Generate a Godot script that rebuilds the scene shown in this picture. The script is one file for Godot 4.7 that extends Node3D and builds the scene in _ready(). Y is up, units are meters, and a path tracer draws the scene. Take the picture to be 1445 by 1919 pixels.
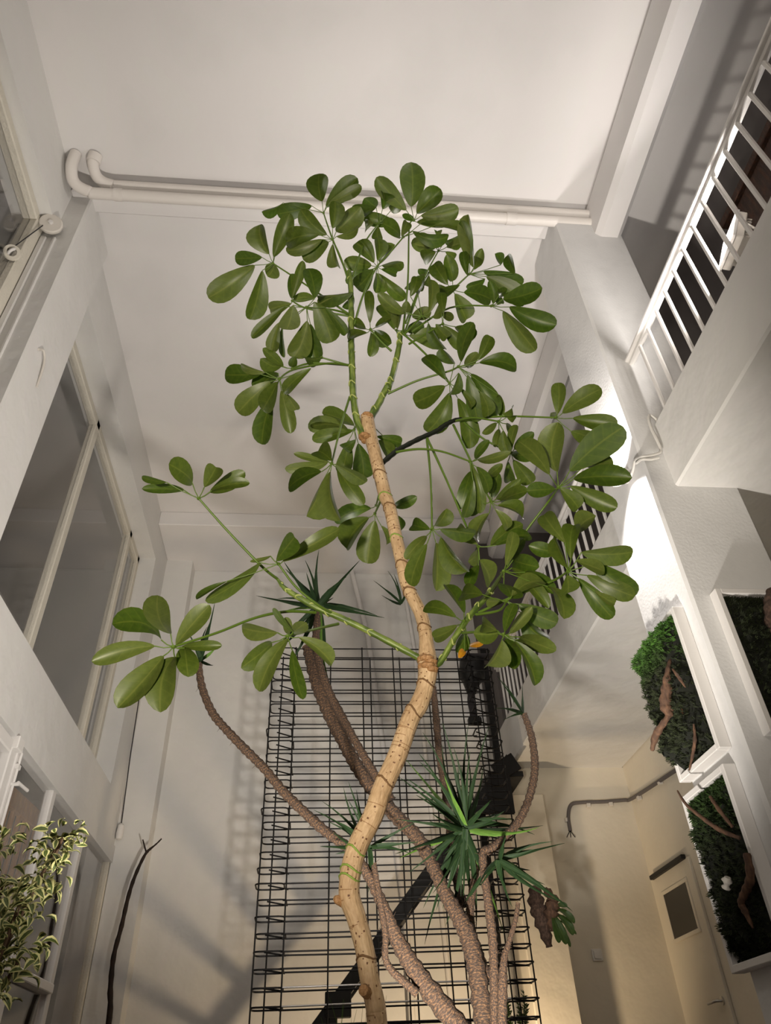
extends Node3D
# A tall white room at night, seen from low down: an umbrella tree, yuccas and a wire cage under a gallery. Metres, y up, depth along -z.

var M := {}
var rng := RandomNumberGenerator.new()

# ---------- helpers ----------
func tag(o: Node, label: String, category: String, group := "", kind := "") -> Node:
	o.set_meta("label", label)
	o.set_meta("category", category)
	if group != "": o.set_meta("group", group)
	if kind != "": o.set_meta("kind", kind)
	return o

func thing(called: String, label: String, category: String, at := Vector3.ZERO, group := "", kind := "") -> Node3D:
	var o := Node3D.new()
	o.name = called
	add_child(o, true)
	o.position = at
	tag(o, label, category, group, kind)
	return o

# commits a mesh given in world coordinates as one named object
func obj(called: String, mesh: Mesh, m: Material, parent: Node = self) -> MeshInstance3D:
	var o := MeshInstance3D.new()
	o.name = called
	o.mesh = mesh
	o.material_override = m
	o.cast_shadow = GeometryInstance3D.SHADOW_CASTING_SETTING_ON
	parent.add_child(o, true)
	var p := parent
	var off := Vector3.ZERO
	while p != self:
		off += (p as Node3D).position
		p = p.get_parent()
	o.position = -off
	return o

func begin() -> SurfaceTool:
	var st := SurfaceTool.new()
	st.begin(Mesh.PRIMITIVE_TRIANGLES)
	st.set_uv(Vector2.ZERO)
	return st

func done(st: SurfaceTool) -> ArrayMesh:
	st.generate_normals()
	return st.commit()

func quad(st: SurfaceTool, a: Vector3, b: Vector3, c: Vector3, d: Vector3, group := -1) -> void:
	st.set_smooth_group(group)
	for p in [a, b, c, a, c, d]: st.add_vertex(p)

# a box with bevelled edges along basis axes; c centre, h half sizes
func add_box(st: SurfaceTool, c: Vector3, h: Vector3, bv := 0.0, bs := Basis()) -> void:
	var s := [Vector3(1, 0, 0), Vector3(0, 1, 0), Vector3(0, 0, 1)]
	if bv <= 0.0:
		for k in 3:
			for sg in [-1.0, 1.0]:
				var n: Vector3 = s[k] * sg
				var u: Vector3 = s[(k + 1) % 3]
				var w: Vector3 = n.cross(u)
				var q := []
				for e in [[-1, -1], [-1, 1], [1, 1], [1, -1]]:
					var p: Vector3 = (n + u * float(e[0]) + w * float(e[1])) * h
					q.append(c + bs * p)
				quad(st, q[0], q[1], q[2], q[3])
		return
	# face quads inset by the bevel, edge strips, corner triangles
	for k in 3:
		for sg in [-1.0, 1.0]:
			var n: Vector3 = s[k] * sg
			var u: Vector3 = s[(k + 1) % 3]
			var w: Vector3 = n.cross(u)
			var hu: float = (h * u.abs()).length() - bv
			var hw: float = (h * w.abs()).length() - bv
			var hn: float = (h * n.abs()).length()
			var q := []
			for e in [[-1, -1], [-1, 1], [1, 1], [1, -1]]:
				q.append(c + bs * (n * hn + u * hu * float(e[0]) + w * hw * float(e[1])))
			quad(st, q[0], q[1], q[2], q[3])
	for k in 3:
		var a: Vector3 = s[k]
		var u: Vector3 = s[(k + 1) % 3]
		var w: Vector3 = s[(k + 2) % 3]
		var ha: float = (h * a).length() - bv
		for su in [-1.0, 1.0]:
			for sw in [-1.0, 1.0]:
				var p1: Vector3 = u * su * (h * u).length() + w * sw * ((h * w).length() - bv)
				var p2: Vector3 = u * su * ((h * u).length() - bv) + w * sw * (h * w).length()
				var q := [c + bs * (p1 - a * ha), c + bs * (p1 + a * ha), c + bs * (p2 + a * ha), c + bs * (p2 - a * ha)]
				if su * sw > 0: quad(st, q[0], q[3], q[2], q[1])
				else: quad(st, q[0], q[1], q[2], q[3])
	for sx in [-1.0, 1.0]:
		for sy in [-1.0, 1.0]:
			for sz in [-1.0, 1.0]:
				var g := Vector3(sx, sy, sz)
				var i: Vector3 = h - Vector3.ONE * bv
				var t := [c + bs * (g * Vector3(h.x, i.y, i.z)), c + bs * (g * Vector3(i.x, h.y, i.z)), c + bs * (g * Vector3(i.x, i.y, h.z))]
				st.set_smooth_group(-1)
				if sx * sy * sz > 0: t.reverse()
				for p in t: st.add_vertex(p)

func box(x0: float, x1: float, y0: float, y1: float, z0: float, z1: float, bv := 0.0) -> ArrayMesh:
	var st := begin()
	add_span(st, x0, x1, y0, y1, z0, z1, bv)
	return done(st)

func add_span(st: SurfaceTool, x0: float, x1: float, y0: float, y1: float, z0: float, z1: float, bv := 0.0) -> void:
	add_box(st, Vector3(x0 + x1, y0 + y1, z0 + z1) / 2, Vector3(absf(x1 - x0), absf(y1 - y0), absf(z1 - z0)) / 2, bv)

# a square bar between two points
func add_bar(st: SurfaceTool, a: Vector3, b: Vector3, wide: float, deep: float, bv := 0.0, up := Vector3.UP) -> void:
	var d := (b - a).normalized()
	if absf(d.dot(up)) > 0.98: up = Vector3(0, 0, 1)
	var x := up.cross(d).normalized()
	var y := d.cross(x)
	add_box(st, (a + b) / 2, Vector3(wide / 2, deep / 2, a.distance_to(b) / 2), bv, Basis(x, y, d))

func bar(a: Vector3, b: Vector3, wide: float, deep: float, bv := 0.0) -> ArrayMesh:
	var st := begin()
	add_bar(st, a, b, wide, deep, bv)
	return done(st)

# smooth curve through points
func curve(p: Array, n: int) -> PackedVector3Array:
	var out := PackedVector3Array()
	for i in range(p.size() - 1):
		var a: Vector3 = p[maxi(i - 1, 0)]
		var b: Vector3 = p[i]
		var c: Vector3 = p[i + 1]
		var d: Vector3 = p[mini(i + 2, p.size() - 1)]
		for k in n: out.append(b.cubic_interpolate(c, a, d, float(k) / n))
	out.append(p[p.size() - 1])
	return out

# a round tube along points; radii one per point or one for all; uv.y runs along the length in metres
func add_tube(st: SurfaceTool, p: PackedVector3Array, rad: Array, sides := 8, cap := true, group := 0) -> void:
	var n := p.size()
	var dir := (p[1] - p[0]).normalized()
	var side := dir.cross(Vector3(0.31, 0.2, 0.93)).normalized()
	var rings := []
	var uvs := []
	var run := 0.0
	for i in n:
		var t: Vector3 = (p[mini(i + 1, n - 1)] - p[maxi(i - 1, 0)]).normalized()
		side = (side - t * side.dot(t)).normalized()
		var other := t.cross(side)
		var r: float = rad[i] if rad.size() > 1 else rad[0]
		if i > 0: run += p[i].distance_to(p[i - 1])
		var ring := []
		for k in sides + 1:
			var a := TAU * k / sides
			ring.append(p[i] + (side * cos(a) + other * sin(a)) * r)
		rings.append(ring)
		uvs.append(run)
	st.set_smooth_group(group)
	for i in n - 1:
		for k in sides:
			var q := [rings[i][k], rings[i + 1][k], rings[i + 1][k + 1], rings[i][k + 1]]
			var u := [Vector2(float(k) / sides, uvs[i]), Vector2(float(k) / sides, uvs[i + 1]), Vector2(float(k + 1) / sides, uvs[i + 1]), Vector2(float(k + 1) / sides, uvs[i])]
			for e in [0, 2, 1, 0, 3, 2]:
				st.set_uv(u[e])
				st.add_vertex(q[e])
	if cap:
		for e in [0, n - 1]:
			var c: Vector3 = p[e]
			for k in sides:
				st.set_smooth_group(-1)
				for v in ([c, rings[e][k], rings[e][k + 1]] if e == 0 else [c, rings[e][k + 1], rings[e][k]]):
					st.set_uv(Vector2.ZERO)
					st.add_vertex(v)

func tube(p: PackedVector3Array, rad: Array, sides := 8) -> ArrayMesh:
	var st := begin()
	add_tube(st, p, rad, sides)
	return done(st)

func pts(a: Array) -> Array:
	var o := []
	for q in a: o.append(Vector3(q[0], q[1], q[2]) / 1000.0)
	return o

# a disc or cone of revolution along an axis: profile pairs (distance along, radius)
func add_lathe(st: SurfaceTool, base: Vector3, axis: Vector3, profile: Array, sides := 20) -> void:
	var p := PackedVector3Array()
	var r := []
	for q in profile:
		p.append(base + axis * float(q[0]))
		r.append(maxf(q[1], 0.0004))
	var side := axis.cross(Vector3(0.31, 0.2, 0.93)).normalized()
	var other := axis.cross(side)
	for i in p.size() - 1:
		for k in sides:
			var a := TAU * k / sides
			var b := TAU * (k + 1) / sides
			var ua := side * cos(a) + other * sin(a)
			var ub := side * cos(b) + other * sin(b)
			quad(st, p[i] + ua * r[i], p[i] + ub * r[i], p[i + 1] + ub * r[i + 1], p[i + 1] + ua * r[i + 1], i + 1)

func lathe(base: Vector3, axis: Vector3, profile: Array, sides := 20) -> ArrayMesh:
	var st := begin()
	add_lathe(st, base, axis, profile, sides)
	return done(st)

# one leaf blade: base, tip, upper-side direction, width, arch (share of length), kind 0 = obovate, 1 = sword
func add_blade(st: SurfaceTool, b: Vector3, t: Vector3, n: Vector3, w: float, arch: float, kind: int, fold: float, long := 11) -> void:
	var a := t - b
	var l := a.length()
	a /= l
	var s := a.cross(n).normalized()
	n = s.cross(a).normalized()
	var rows := []
	var cols := 5 if kind != 1 else 3
	var sway := sin(b.x * 91.0 + t.y * 57.0) * 0.05 * l
	var wave := sin(b.z * 71.0 + t.x * 113.0)
	for i in long + 1:
		var u := 0.5 - 0.5 * cos(PI * i / long)
		var hw: float
		if kind == 1: hw = w * 0.5 * (0.55 + 0.45 * sin(PI * minf(u * 1.5 + 0.1, 1.0))) * pow(maxf(1.0 - pow(u, 1.9), 0.0), 0.8) + 0.0006
		elif kind == 2: hw = w * 0.5 * pow(sin(PI * pow(u, 0.85)), 0.85) + 0.0003
		else: hw = w * 0.5 * pow(u, 0.66) * pow(maxf(1.0 - pow(u, 3.2), 0.0), 0.5) * 1.68 + 0.0006
		var c := b + a * l * u + n * (4.0 * u * (1.0 - u) * arch * l) + s * (4.0 * u * (1.0 - u) * sway)
		var row := []
		for k in cols:
			var v := -1.0 + 2.0 * k / (cols - 1)
			var lift := absf(v) * fold + (absf(v) * absf(v) * 0.16 * wave * u)
			row.append(c + s * hw * v * (1.0 - 0.25 * fold * fold) - n * hw * lift * -1.0)
		rows.append(row)
	st.set_smooth_group(0)
	for i in long:
		for k in cols - 1:
			var q := [rows[i][k], rows[i + 1][k], rows[i + 1][k + 1], rows[i][k + 1]]
			var uv := []
			for e in [[k, i], [k, i + 1], [k + 1, i + 1], [k + 1, i]]: uv.append(Vector2(float(e[0]) / (cols - 1), float(e[1]) / long))
			for e in [0, 1, 2, 0, 2, 3]:
				st.set_uv(uv[e])
				st.add_vertex(q[e])

# a leaf cluster: stalk path in mm, then leaflets [base, tip, upper side, width mm, arch %]
func cluster(root: Node3D, path: Array, leaves: Array) -> void:
	var st := begin()
	var line := curve(pts(path), 6)
	var rad := []
	for i in line.size(): rad.append(lerpf(0.0026, 0.0042, float(i) / line.size()))
	add_tube(st, line, rad, 7)
	var hub: Vector3 = line[0]
	add_lathe(st, hub - Vector3(0, 0.004, 0), Vector3.UP, [[0, 0], [0.002, 0.005], [0.006, 0.005], [0.009, 0]], 8)
	for l in leaves:
		var b := Vector3(l[0], l[1], l[2]) / 1000.0
		add_tube(st, PackedVector3Array([hub, hub.lerp(b, 0.5) - Vector3(0, 0.003, 0), b]), [0.0016, 0.0013, 0.0015], 5, false)
	var c := obj("leaf_stalk", done(st), M.stalk, root)
	for l in leaves:
		var b := Vector3(l[0], l[1], l[2]) / 1000.0
		var t := Vector3(l[3], l[4], l[5]) / 1000.0
		var n := Vector3(l[6], l[7], l[8]).normalized()
		var ls := begin()
		add_blade(ls, b, t, n, l[9] / 1000.0, l[10] / 100.0, 0, rng.randf_range(0.12, 0.62))
		var pick := rng.randi() % 3
		obj("leaflet", done(ls), [M.leaf_a, M.leaf_b, M.leaf_c][pick] if l.size() < 12 else M.leaf_yellow, c)

# a woody stem from [x, y, z, radius] in mm; ring > 0 gives raised leaf scars
func stem_part(root: Node3D, called: String, a: Array, m: Material, sides := 12, ring := 0.0, dense := 8) -> MeshInstance3D:
	var line := curve(pts(a), dense)
	var rad := []
	for i in line.size():
		var f := float(i) / dense
		var k := mini(int(f), a.size() - 2)
		var r: float = lerpf(a[k][3], a[k + 1][3], f - k) / 1000.0
		if ring > 0.0: r *= 1.0 + ring * (1.0 if i % 2 == 0 else -0.6) * rng.randf_range(0.5, 1.2)
		rad.append(r)
	var st := begin()
	add_tube(st, line, rad, sides)
	if m == M.fibre:
		for i in range(0, line.size(), 2):
			for k in 2:
				var d := Vector3(rng.randf_range(-1, 1), rng.randf_range(-0.7, 0.5), rng.randf_range(-1, 1)).normalized()
				var p: Vector3 = line[i] + d * float(rad[i]) * 0.9
				var q: Vector3 = p + d * rng.randf_range(0.006, 0.02) + Vector3(0, rng.randf_range(-0.012, 0.006), 0)
				add_tube(st, PackedVector3Array([p, q]), [0.0011, 0.0004], 4, false)
	return obj(called, done(st), m, root)

func crown(root: Node3D, leaves: Array) -> void:
	for l in leaves:
		var st := begin()
		add_blade(st, Vector3(l[0], l[1], l[2]) / 1000.0, Vector3(l[3], l[4], l[5]) / 1000.0, Vector3(l[6], l[7], l[8]).normalized(), l[9] / 1000.0, l[10] / 100.0, 1, 0.45, 7)
		obj("leaf", done(st), M.sword if rng.randf() < 0.95 else M.sword_pale, root)

# ---------- materials ----------
func noise_tex(freq: float, size: int, colors: Array, offsets: Array, oct := 4, kind := FastNoiseLite.TYPE_SIMPLEX_SMOOTH, sd := 1) -> NoiseTexture2D:
	var n := FastNoiseLite.new()
	n.seed = sd
	n.noise_type = kind
	n.frequency = freq
	n.fractal_octaves = oct
	var g := Gradient.new()
	g.offsets = PackedFloat32Array(offsets)
	g.colors = PackedColorArray(colors)
	var t := NoiseTexture2D.new()
	t.width = size
	t.height = size
	t.seamless = true
	t.noise = n
	t.color_ramp = g
	return t

func bumps(freq: float, size: int, strength: float, oct := 4, sd := 3) -> NoiseTexture2D:
	var n := FastNoiseLite.new()
	n.seed = sd
	n.frequency = freq
	n.fractal_octaves = oct
	var t := NoiseTexture2D.new()
	t.width = size
	t.height = size
	t.seamless = true
	t.noise = n
	t.as_normal_map = true
	t.bump_strength = strength
	return t

func mat(c: Color, rough := 0.6, metal := 0.0) -> StandardMaterial3D:
	var m := StandardMaterial3D.new()
	m.albedo_color = c
	m.roughness = rough
	m.metallic = metal
	return m

func plaster(c: Color, freq: float, strength: float, scale: float, sd: int) -> StandardMaterial3D:
	var m := mat(Color.WHITE, 0.75)
	m.albedo_texture = noise_tex(0.006, 512, [c.darkened(0.025), c, c.lightened(0.03)], [0.0, 0.5, 1.0], 5, FastNoiseLite.TYPE_SIMPLEX_SMOOTH, sd)
	m.normal_enabled = true
	m.normal_texture = bumps(freq, 512, strength, 4, sd)
	m.normal_scale = 0.6
	m.uv1_triplanar = true
	m.uv1_world_triplanar = true
	m.uv1_scale = Vector3.ONE * scale
	return m

func wood(a: Color, b: Color, scale: Vector3, rough := 0.7) -> StandardMaterial3D:
	var m := mat(Color.WHITE, rough)
	m.albedo_texture = noise_tex(0.02, 256, [a, a.lerp(b, 0.4), b], [0.1, 0.5, 0.9], 4, FastNoiseLite.TYPE_SIMPLEX_SMOOTH, 9)
	m.normal_enabled = true
	m.normal_texture = bumps(0.03, 256, 3.0)
	m.uv1_triplanar = true
	m.uv1_scale = scale
	return m

func leaf_texture(dark: Color, light: Color, vein: Color, margin: Color, edge: float, sd: int) -> ImageTexture:
	var im := Image.create(64, 160, false, Image.FORMAT_RGB8)
	var n := FastNoiseLite.new()
	n.seed = sd
	n.frequency = 0.045
	for y in 160:
		for x in 64:
			var u := absf(x - 31.5) / 32.0
			var v := y / 160.0
			var c := dark.lerp(light, clampf(0.5 + 0.6 * n.get_noise_2d(x, y), 0, 1))
			var side := absf(fposmod(v * 9.0 - u * 1.1, 1.0) - 0.5)
			if side < 0.07: c = c.lerp(vein, 0.22)
			if u < 0.05: c = c.lerp(vein, 0.6)
			if u > 1.0 - edge + 0.1 * n.get_noise_2d(x * 3.0, y * 3.0): c = c.lerp(margin, 0.85)
			im.set_pixel(x, y, c)
	return ImageTexture.create_from_image(im)

func leaf_material(t: Texture2D, back: Color, rough := 0.42) -> StandardMaterial3D:
	var m := mat(Color.WHITE, rough)
	m.albedo_texture = t
	m.cull_mode = BaseMaterial3D.CULL_DISABLED
	m.backlight_enabled = true
	m.backlight = back
	return m

func make_materials() -> void:
	M.wall = plaster(Color(0.835, 0.83, 0.82), 0.02, 2.0, 0.35, 2)
	M.rough_wall = plaster(Color(0.86, 0.86, 0.86), 0.05, 0.9, 1.6, 5)
	M.ceiling = plaster(Color(0.855, 0.845, 0.84), 0.015, 1.0, 0.3, 7)
	M.cream = plaster(Color(0.86, 0.83, 0.77), 0.02, 1.5, 0.4, 11)
	M.floor = plaster(Color(0.27, 0.24, 0.22), 0.02, 1.0, 0.5, 4)
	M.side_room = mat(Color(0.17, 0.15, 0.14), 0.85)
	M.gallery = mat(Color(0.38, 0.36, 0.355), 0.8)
	M.paint = mat(Color(0.86, 0.85, 0.84), 0.45)
	M.old_paint = plaster(Color(0.80, 0.78, 0.73), 0.05, 4.0, 1.5, 13)
	M.pipe = mat(Color(0.86, 0.84, 0.82), 0.4)
	M.black_steel = mat(Color(0.035, 0.033, 0.035), 0.5, 0.3)
	M.wire = mat(Color(0.05, 0.042, 0.04), 0.5, 0.4)
	M.bare_wire = mat(Color(0.75, 0.74, 0.73), 0.3, 0.8)
	M.black_plastic = mat(Color(0.025, 0.024, 0.026), 0.55)
	M.grey_cloth = mat(Color(0.2, 0.19, 0.2), 0.9)
	M.glass = mat(Color(0.3, 0.3, 0.28, 0.012), 0.03)
	M.glass.transparency = BaseMaterial3D.TRANSPARENCY_ALPHA
	M.dark_glass = mat(Color(0.055, 0.045, 0.05), 0.12)
	M.lamp_metal = mat(Color(0.80, 0.78, 0.75), 0.5)
	M.cable = mat(Color(0.82, 0.81, 0.79), 0.5)
	M.tan_wood = wood(Color(0.72, 0.46, 0.17), Color(0.86, 0.60, 0.27), Vector3(6, 1, 6))
	M.brown_wood = wood(Color(0.16, 0.09, 0.045), Color(0.27, 0.15, 0.07), Vector3(6, 1, 6))
	M.branch_wood = wood(Color(0.10, 0.065, 0.045), Color(0.19, 0.12, 0.08), Vector3(10, 3, 10), 0.85)
	M.drift = wood(Color(0.22, 0.15, 0.11), Color(0.45, 0.33, 0.24), Vector3(9, 3, 9), 0.85)
	M.bark_plate = wood(Color(0.20, 0.15, 0.12), Color(0.45, 0.35, 0.29), Vector3(12, 7, 12), 0.9)
	M.trunk = mat(Color.WHITE, 0.62)
	M.trunk.albedo_texture = trunk_texture()
	M.trunk.normal_enabled = true
	M.trunk.normal_texture = bumps(0.05, 256, 3.0)
	M.trunk.uv1_scale = Vector3(1, 1.6, 1)
	M.callus = wood(Color(0.52, 0.37, 0.22), Color(0.74, 0.58, 0.40), Vector3(30, 30, 30))
	M.green_stem = mat(Color.WHITE, 0.45)
	M.green_stem.albedo_texture = noise_tex(0.02, 128, [Color(0.25, 0.33, 0.12), Color(0.38, 0.46, 0.18), Color(0.56, 0.62, 0.32)], [0.1, 0.5, 0.95])
	M.green_stem.uv1_scale = Vector3(1, 5, 1)
	M.dark_stem = mat(Color(0.05, 0.075, 0.03), 0.55)
	M.scar = mat(Color(0.50, 0.60, 0.25), 0.6)
	M.scar_pale = mat(Color(0.66, 0.70, 0.40), 0.6)
	M.scar_brown = mat(Color(0.45, 0.33, 0.20), 0.7)
	M.stalk = mat(Color(0.34, 0.44, 0.14), 0.45)
	M.leaf_a = leaf_material(leaf_texture(Color(0.284, 0.351, 0.114), Color(0.362, 0.421, 0.146), Color(0.448, 0.484, 0.203), Color(0.345, 0.390, 0.127), 0.02, 1), Color(0.512, 0.731, 0.122))
	M.leaf_b = leaf_material(leaf_texture(Color(0.327, 0.382, 0.159), Color(0.405, 0.453, 0.197), Color(0.474, 0.500, 0.241), Color(0.345, 0.390, 0.127), 0.02, 2), Color(0.463, 0.681, 0.122))
	M.leaf_c = leaf_material(leaf_texture(Color(0.241, 0.320, 0.090), Color(0.319, 0.397, 0.121), Color(0.431, 0.468, 0.177), Color(0.345, 0.390, 0.127), 0.02, 3), Color(0.548, 0.767, 0.122))
	M.leaf_yellow = leaf_material(leaf_texture(Color(0.75, 0.50, 0.08), Color(0.85, 0.62, 0.12), Color(0.8, 0.65, 0.3), Color(0.7, 0.45, 0.1), 0.05, 4), Color(0.5, 0.3, 0.03))
	M.sword = leaf_material(leaf_texture(Color(0.06, 0.11, 0.055), Color(0.10, 0.16, 0.08), Color(0.13, 0.19, 0.09), Color(0.18, 0.22, 0.11), 0.06, 5), Color(0.04, 0.09, 0.02), 0.6)
	M.sword_pale = leaf_material(leaf_texture(Color(0.18, 0.28, 0.10), Color(0.28, 0.38, 0.15), Color(0.3, 0.36, 0.18), Color(0.3, 0.35, 0.18), 0.06, 6), Color(0.08, 0.15, 0.03), 0.6)
	M.sword.metallic_specular = 0.2
	M.sword_pale.metallic_specular = 0.2
	M.fibre = mat(Color.WHITE, 0.85)
	M.fibre.albedo_texture = noise_tex(0.05, 256, [Color(0.09, 0.06, 0.035), Color(0.22, 0.15, 0.09), Color(0.42, 0.31, 0.20)], [0.1, 0.5, 0.95])
	M.fibre.normal_enabled = true
	M.fibre.normal_texture = bumps(0.09, 256, 4.0)
	M.fibre.uv1_scale = Vector3(1, 9, 1)
	M.varied = leaf_material(leaf_texture(Color(0.20, 0.27, 0.10), Color(0.31, 0.37, 0.16), Color(0.5, 0.5, 0.3), Color(0.88, 0.85, 0.60), 0.5, 8), Color(0.14, 0.16, 0.05), 0.5)
	M.twig = mat(Color(0.33, 0.25, 0.17), 0.8)
	M.moss = mat(Color.WHITE, 0.95)
	M.moss.albedo_texture = noise_tex(0.03, 256, [Color(0.02, 0.025, 0.01), Color(0.05, 0.07, 0.025), Color(0.11, 0.12, 0.05)], [0.15, 0.5, 0.95])
	M.moss.uv1_triplanar = true
	M.moss.uv1_scale = Vector3.ONE * 5
	M.sprig = mat(Color.WHITE, 0.9)
	M.sprig.vertex_color_use_as_albedo = true
	M.sprig.cull_mode = BaseMaterial3D.CULL_DISABLED
	M.fern = leaf_material(leaf_texture(Color(0.16, 0.24, 0.09), Color(0.24, 0.33, 0.13), Color(0.3, 0.36, 0.18), Color(0.2, 0.3, 0.1), 0.02, 9), Color(0.1, 0.18, 0.03))
	M.clay = mat(Color(0.45, 0.27, 0.18), 0.85)
	M.soil = mat(Color(0.09, 0.065, 0.045), 0.95)

func trunk_texture() -> ImageTexture:
	var im := Image.create(128, 512, false, Image.FORMAT_RGB8)
	var n := FastNoiseLite.new()
	n.seed = 31
	n.frequency = 0.02
	for y in 512:
		for x in 128:
			var f := 0.5 + 0.5 * n.get_noise_2d(x * 0.8, y * 0.5) + 0.25 * n.get_noise_2d(x * 7.0, y * 3.0)
			im.set_pixel(x, y, Color(0.64, 0.52, 0.38).lerp(Color(0.84, 0.73, 0.58), clampf(f, 0, 1)))
	var r := RandomNumberGenerator.new()
	r.seed = 5
	for i in 260:
		var c := Vector2i(r.randi_range(2, 124), r.randi_range(2, 508))
		im.fill_rect(Rect2i(c, Vector2i(r.randi_range(2, 4), r.randi_range(1, 3))), Color(0.36, 0.22, 0.12))
	for i in 40:
		var y := r.randi_range(2, 508)
		var x := r.randi_range(0, 60)
		im.fill_rect(Rect2i(x, y, r.randi_range(30, 66), 1), Color(0.50, 0.36, 0.22))
	return ImageTexture.create_from_image(im)

func spot(at: Vector3, to: Vector3, color: Color, energy: float, angle: float, size: float, parent: Node) -> void:
	var l := SpotLight3D.new()
	l.name = "beam"
	parent.add_child(l, true)
	var up := Vector3.UP if absf((to - at).normalized().y) < 0.95 else Vector3(0, 0, 1)
	l.global_transform = Transform3D(Basis.looking_at(to - at, up), at)
	l.light_color = color
	l.light_energy = energy
	l.spot_angle = angle
	l.spot_angle_attenuation = 0.6
	l.spot_range = 25.0
	l.spot_attenuation = 2.0
	l.light_size = size
	l.shadow_enabled = true

func glow(color: Color, k: float) -> StandardMaterial3D:
	var m := mat(Color(0.9, 0.9, 0.88), 0.5)
	m.emission_enabled = true
	m.emission = color
	m.emission_energy_multiplier = k
	return m

# a can lamp on the ground, aimed at a point: black housing, glowing face, light just in front
func ground_lamp(called: String, label: String, at: Vector3, to: Vector3, color: Color, energy: float, angle: float, rad := 0.06) -> void:
	var t := thing(called, label, "lamp", at)
	var d := (to - at).normalized()
	var c := at + Vector3(0, 0.16, 0)
	obj("housing", lathe(c - d * 0.14, d, [[0, 0], [0, rad * 0.8], [0.1, rad], [0.15, rad], [0.15, rad * 0.86], [0.13, rad * 0.86]]), M.black_plastic, t)
	obj("lens", lathe(c - d * 0.012, d, [[0, rad * 0.85], [0.002, 0]]), glow(color, 6.0), t)
	var st := begin()
	add_span(st, at.x - 0.05, at.x + 0.05, at.y, at.y + 0.015, at.z - 0.05, at.z + 0.05, 0.004)
	add_tube(st, PackedVector3Array([at, c - d * 0.06]), [0.012], 8)
	obj("foot", done(st), M.black_plastic, t)
	spot(c + d * 0.03, to, color, energy, angle, rad, t)

func _ready() -> void:
	rng.seed = 4
	# ---------- camera, world, exposure ----------
	var cam := Camera3D.new()
	cam.name = "camera"
	add_child(cam)
	cam.transform = Transform3D(Basis(Vector3(0.99558, -0.03836, 0.08572), Vector3(-0.02498, 0.77172, 0.63548), Vector3(-0.09053, -0.63481, 0.76735)), Vector3(0, 0.53, 0))
	cam.fov = 70.205
	cam.near = 0.05
	cam.far = 100.0
	cam.current = true
	var we := WorldEnvironment.new()
	we.name = "world"
	var e := Environment.new()
	e.background_mode = Environment.BG_COLOR
	e.background_color = Color(0.01, 0.01, 0.012)
	e.tonemap_mode = Environment.TONE_MAPPER_LINEAR
	e.tonemap_exposure = 1.04
	e.sdfgi_enabled = true
	e.ssao_enabled = true
	e.ssil_enabled = true
	we.environment = e
	add_child(we)
	make_materials()
	lamps()
	shell()
	windows()
	gallery()
	recess()
	pipes_and_fittings()
	frames()
	cage()
	stair()
	umbrella_tree()
	yucca()
	ficus()
	small_things()

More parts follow.
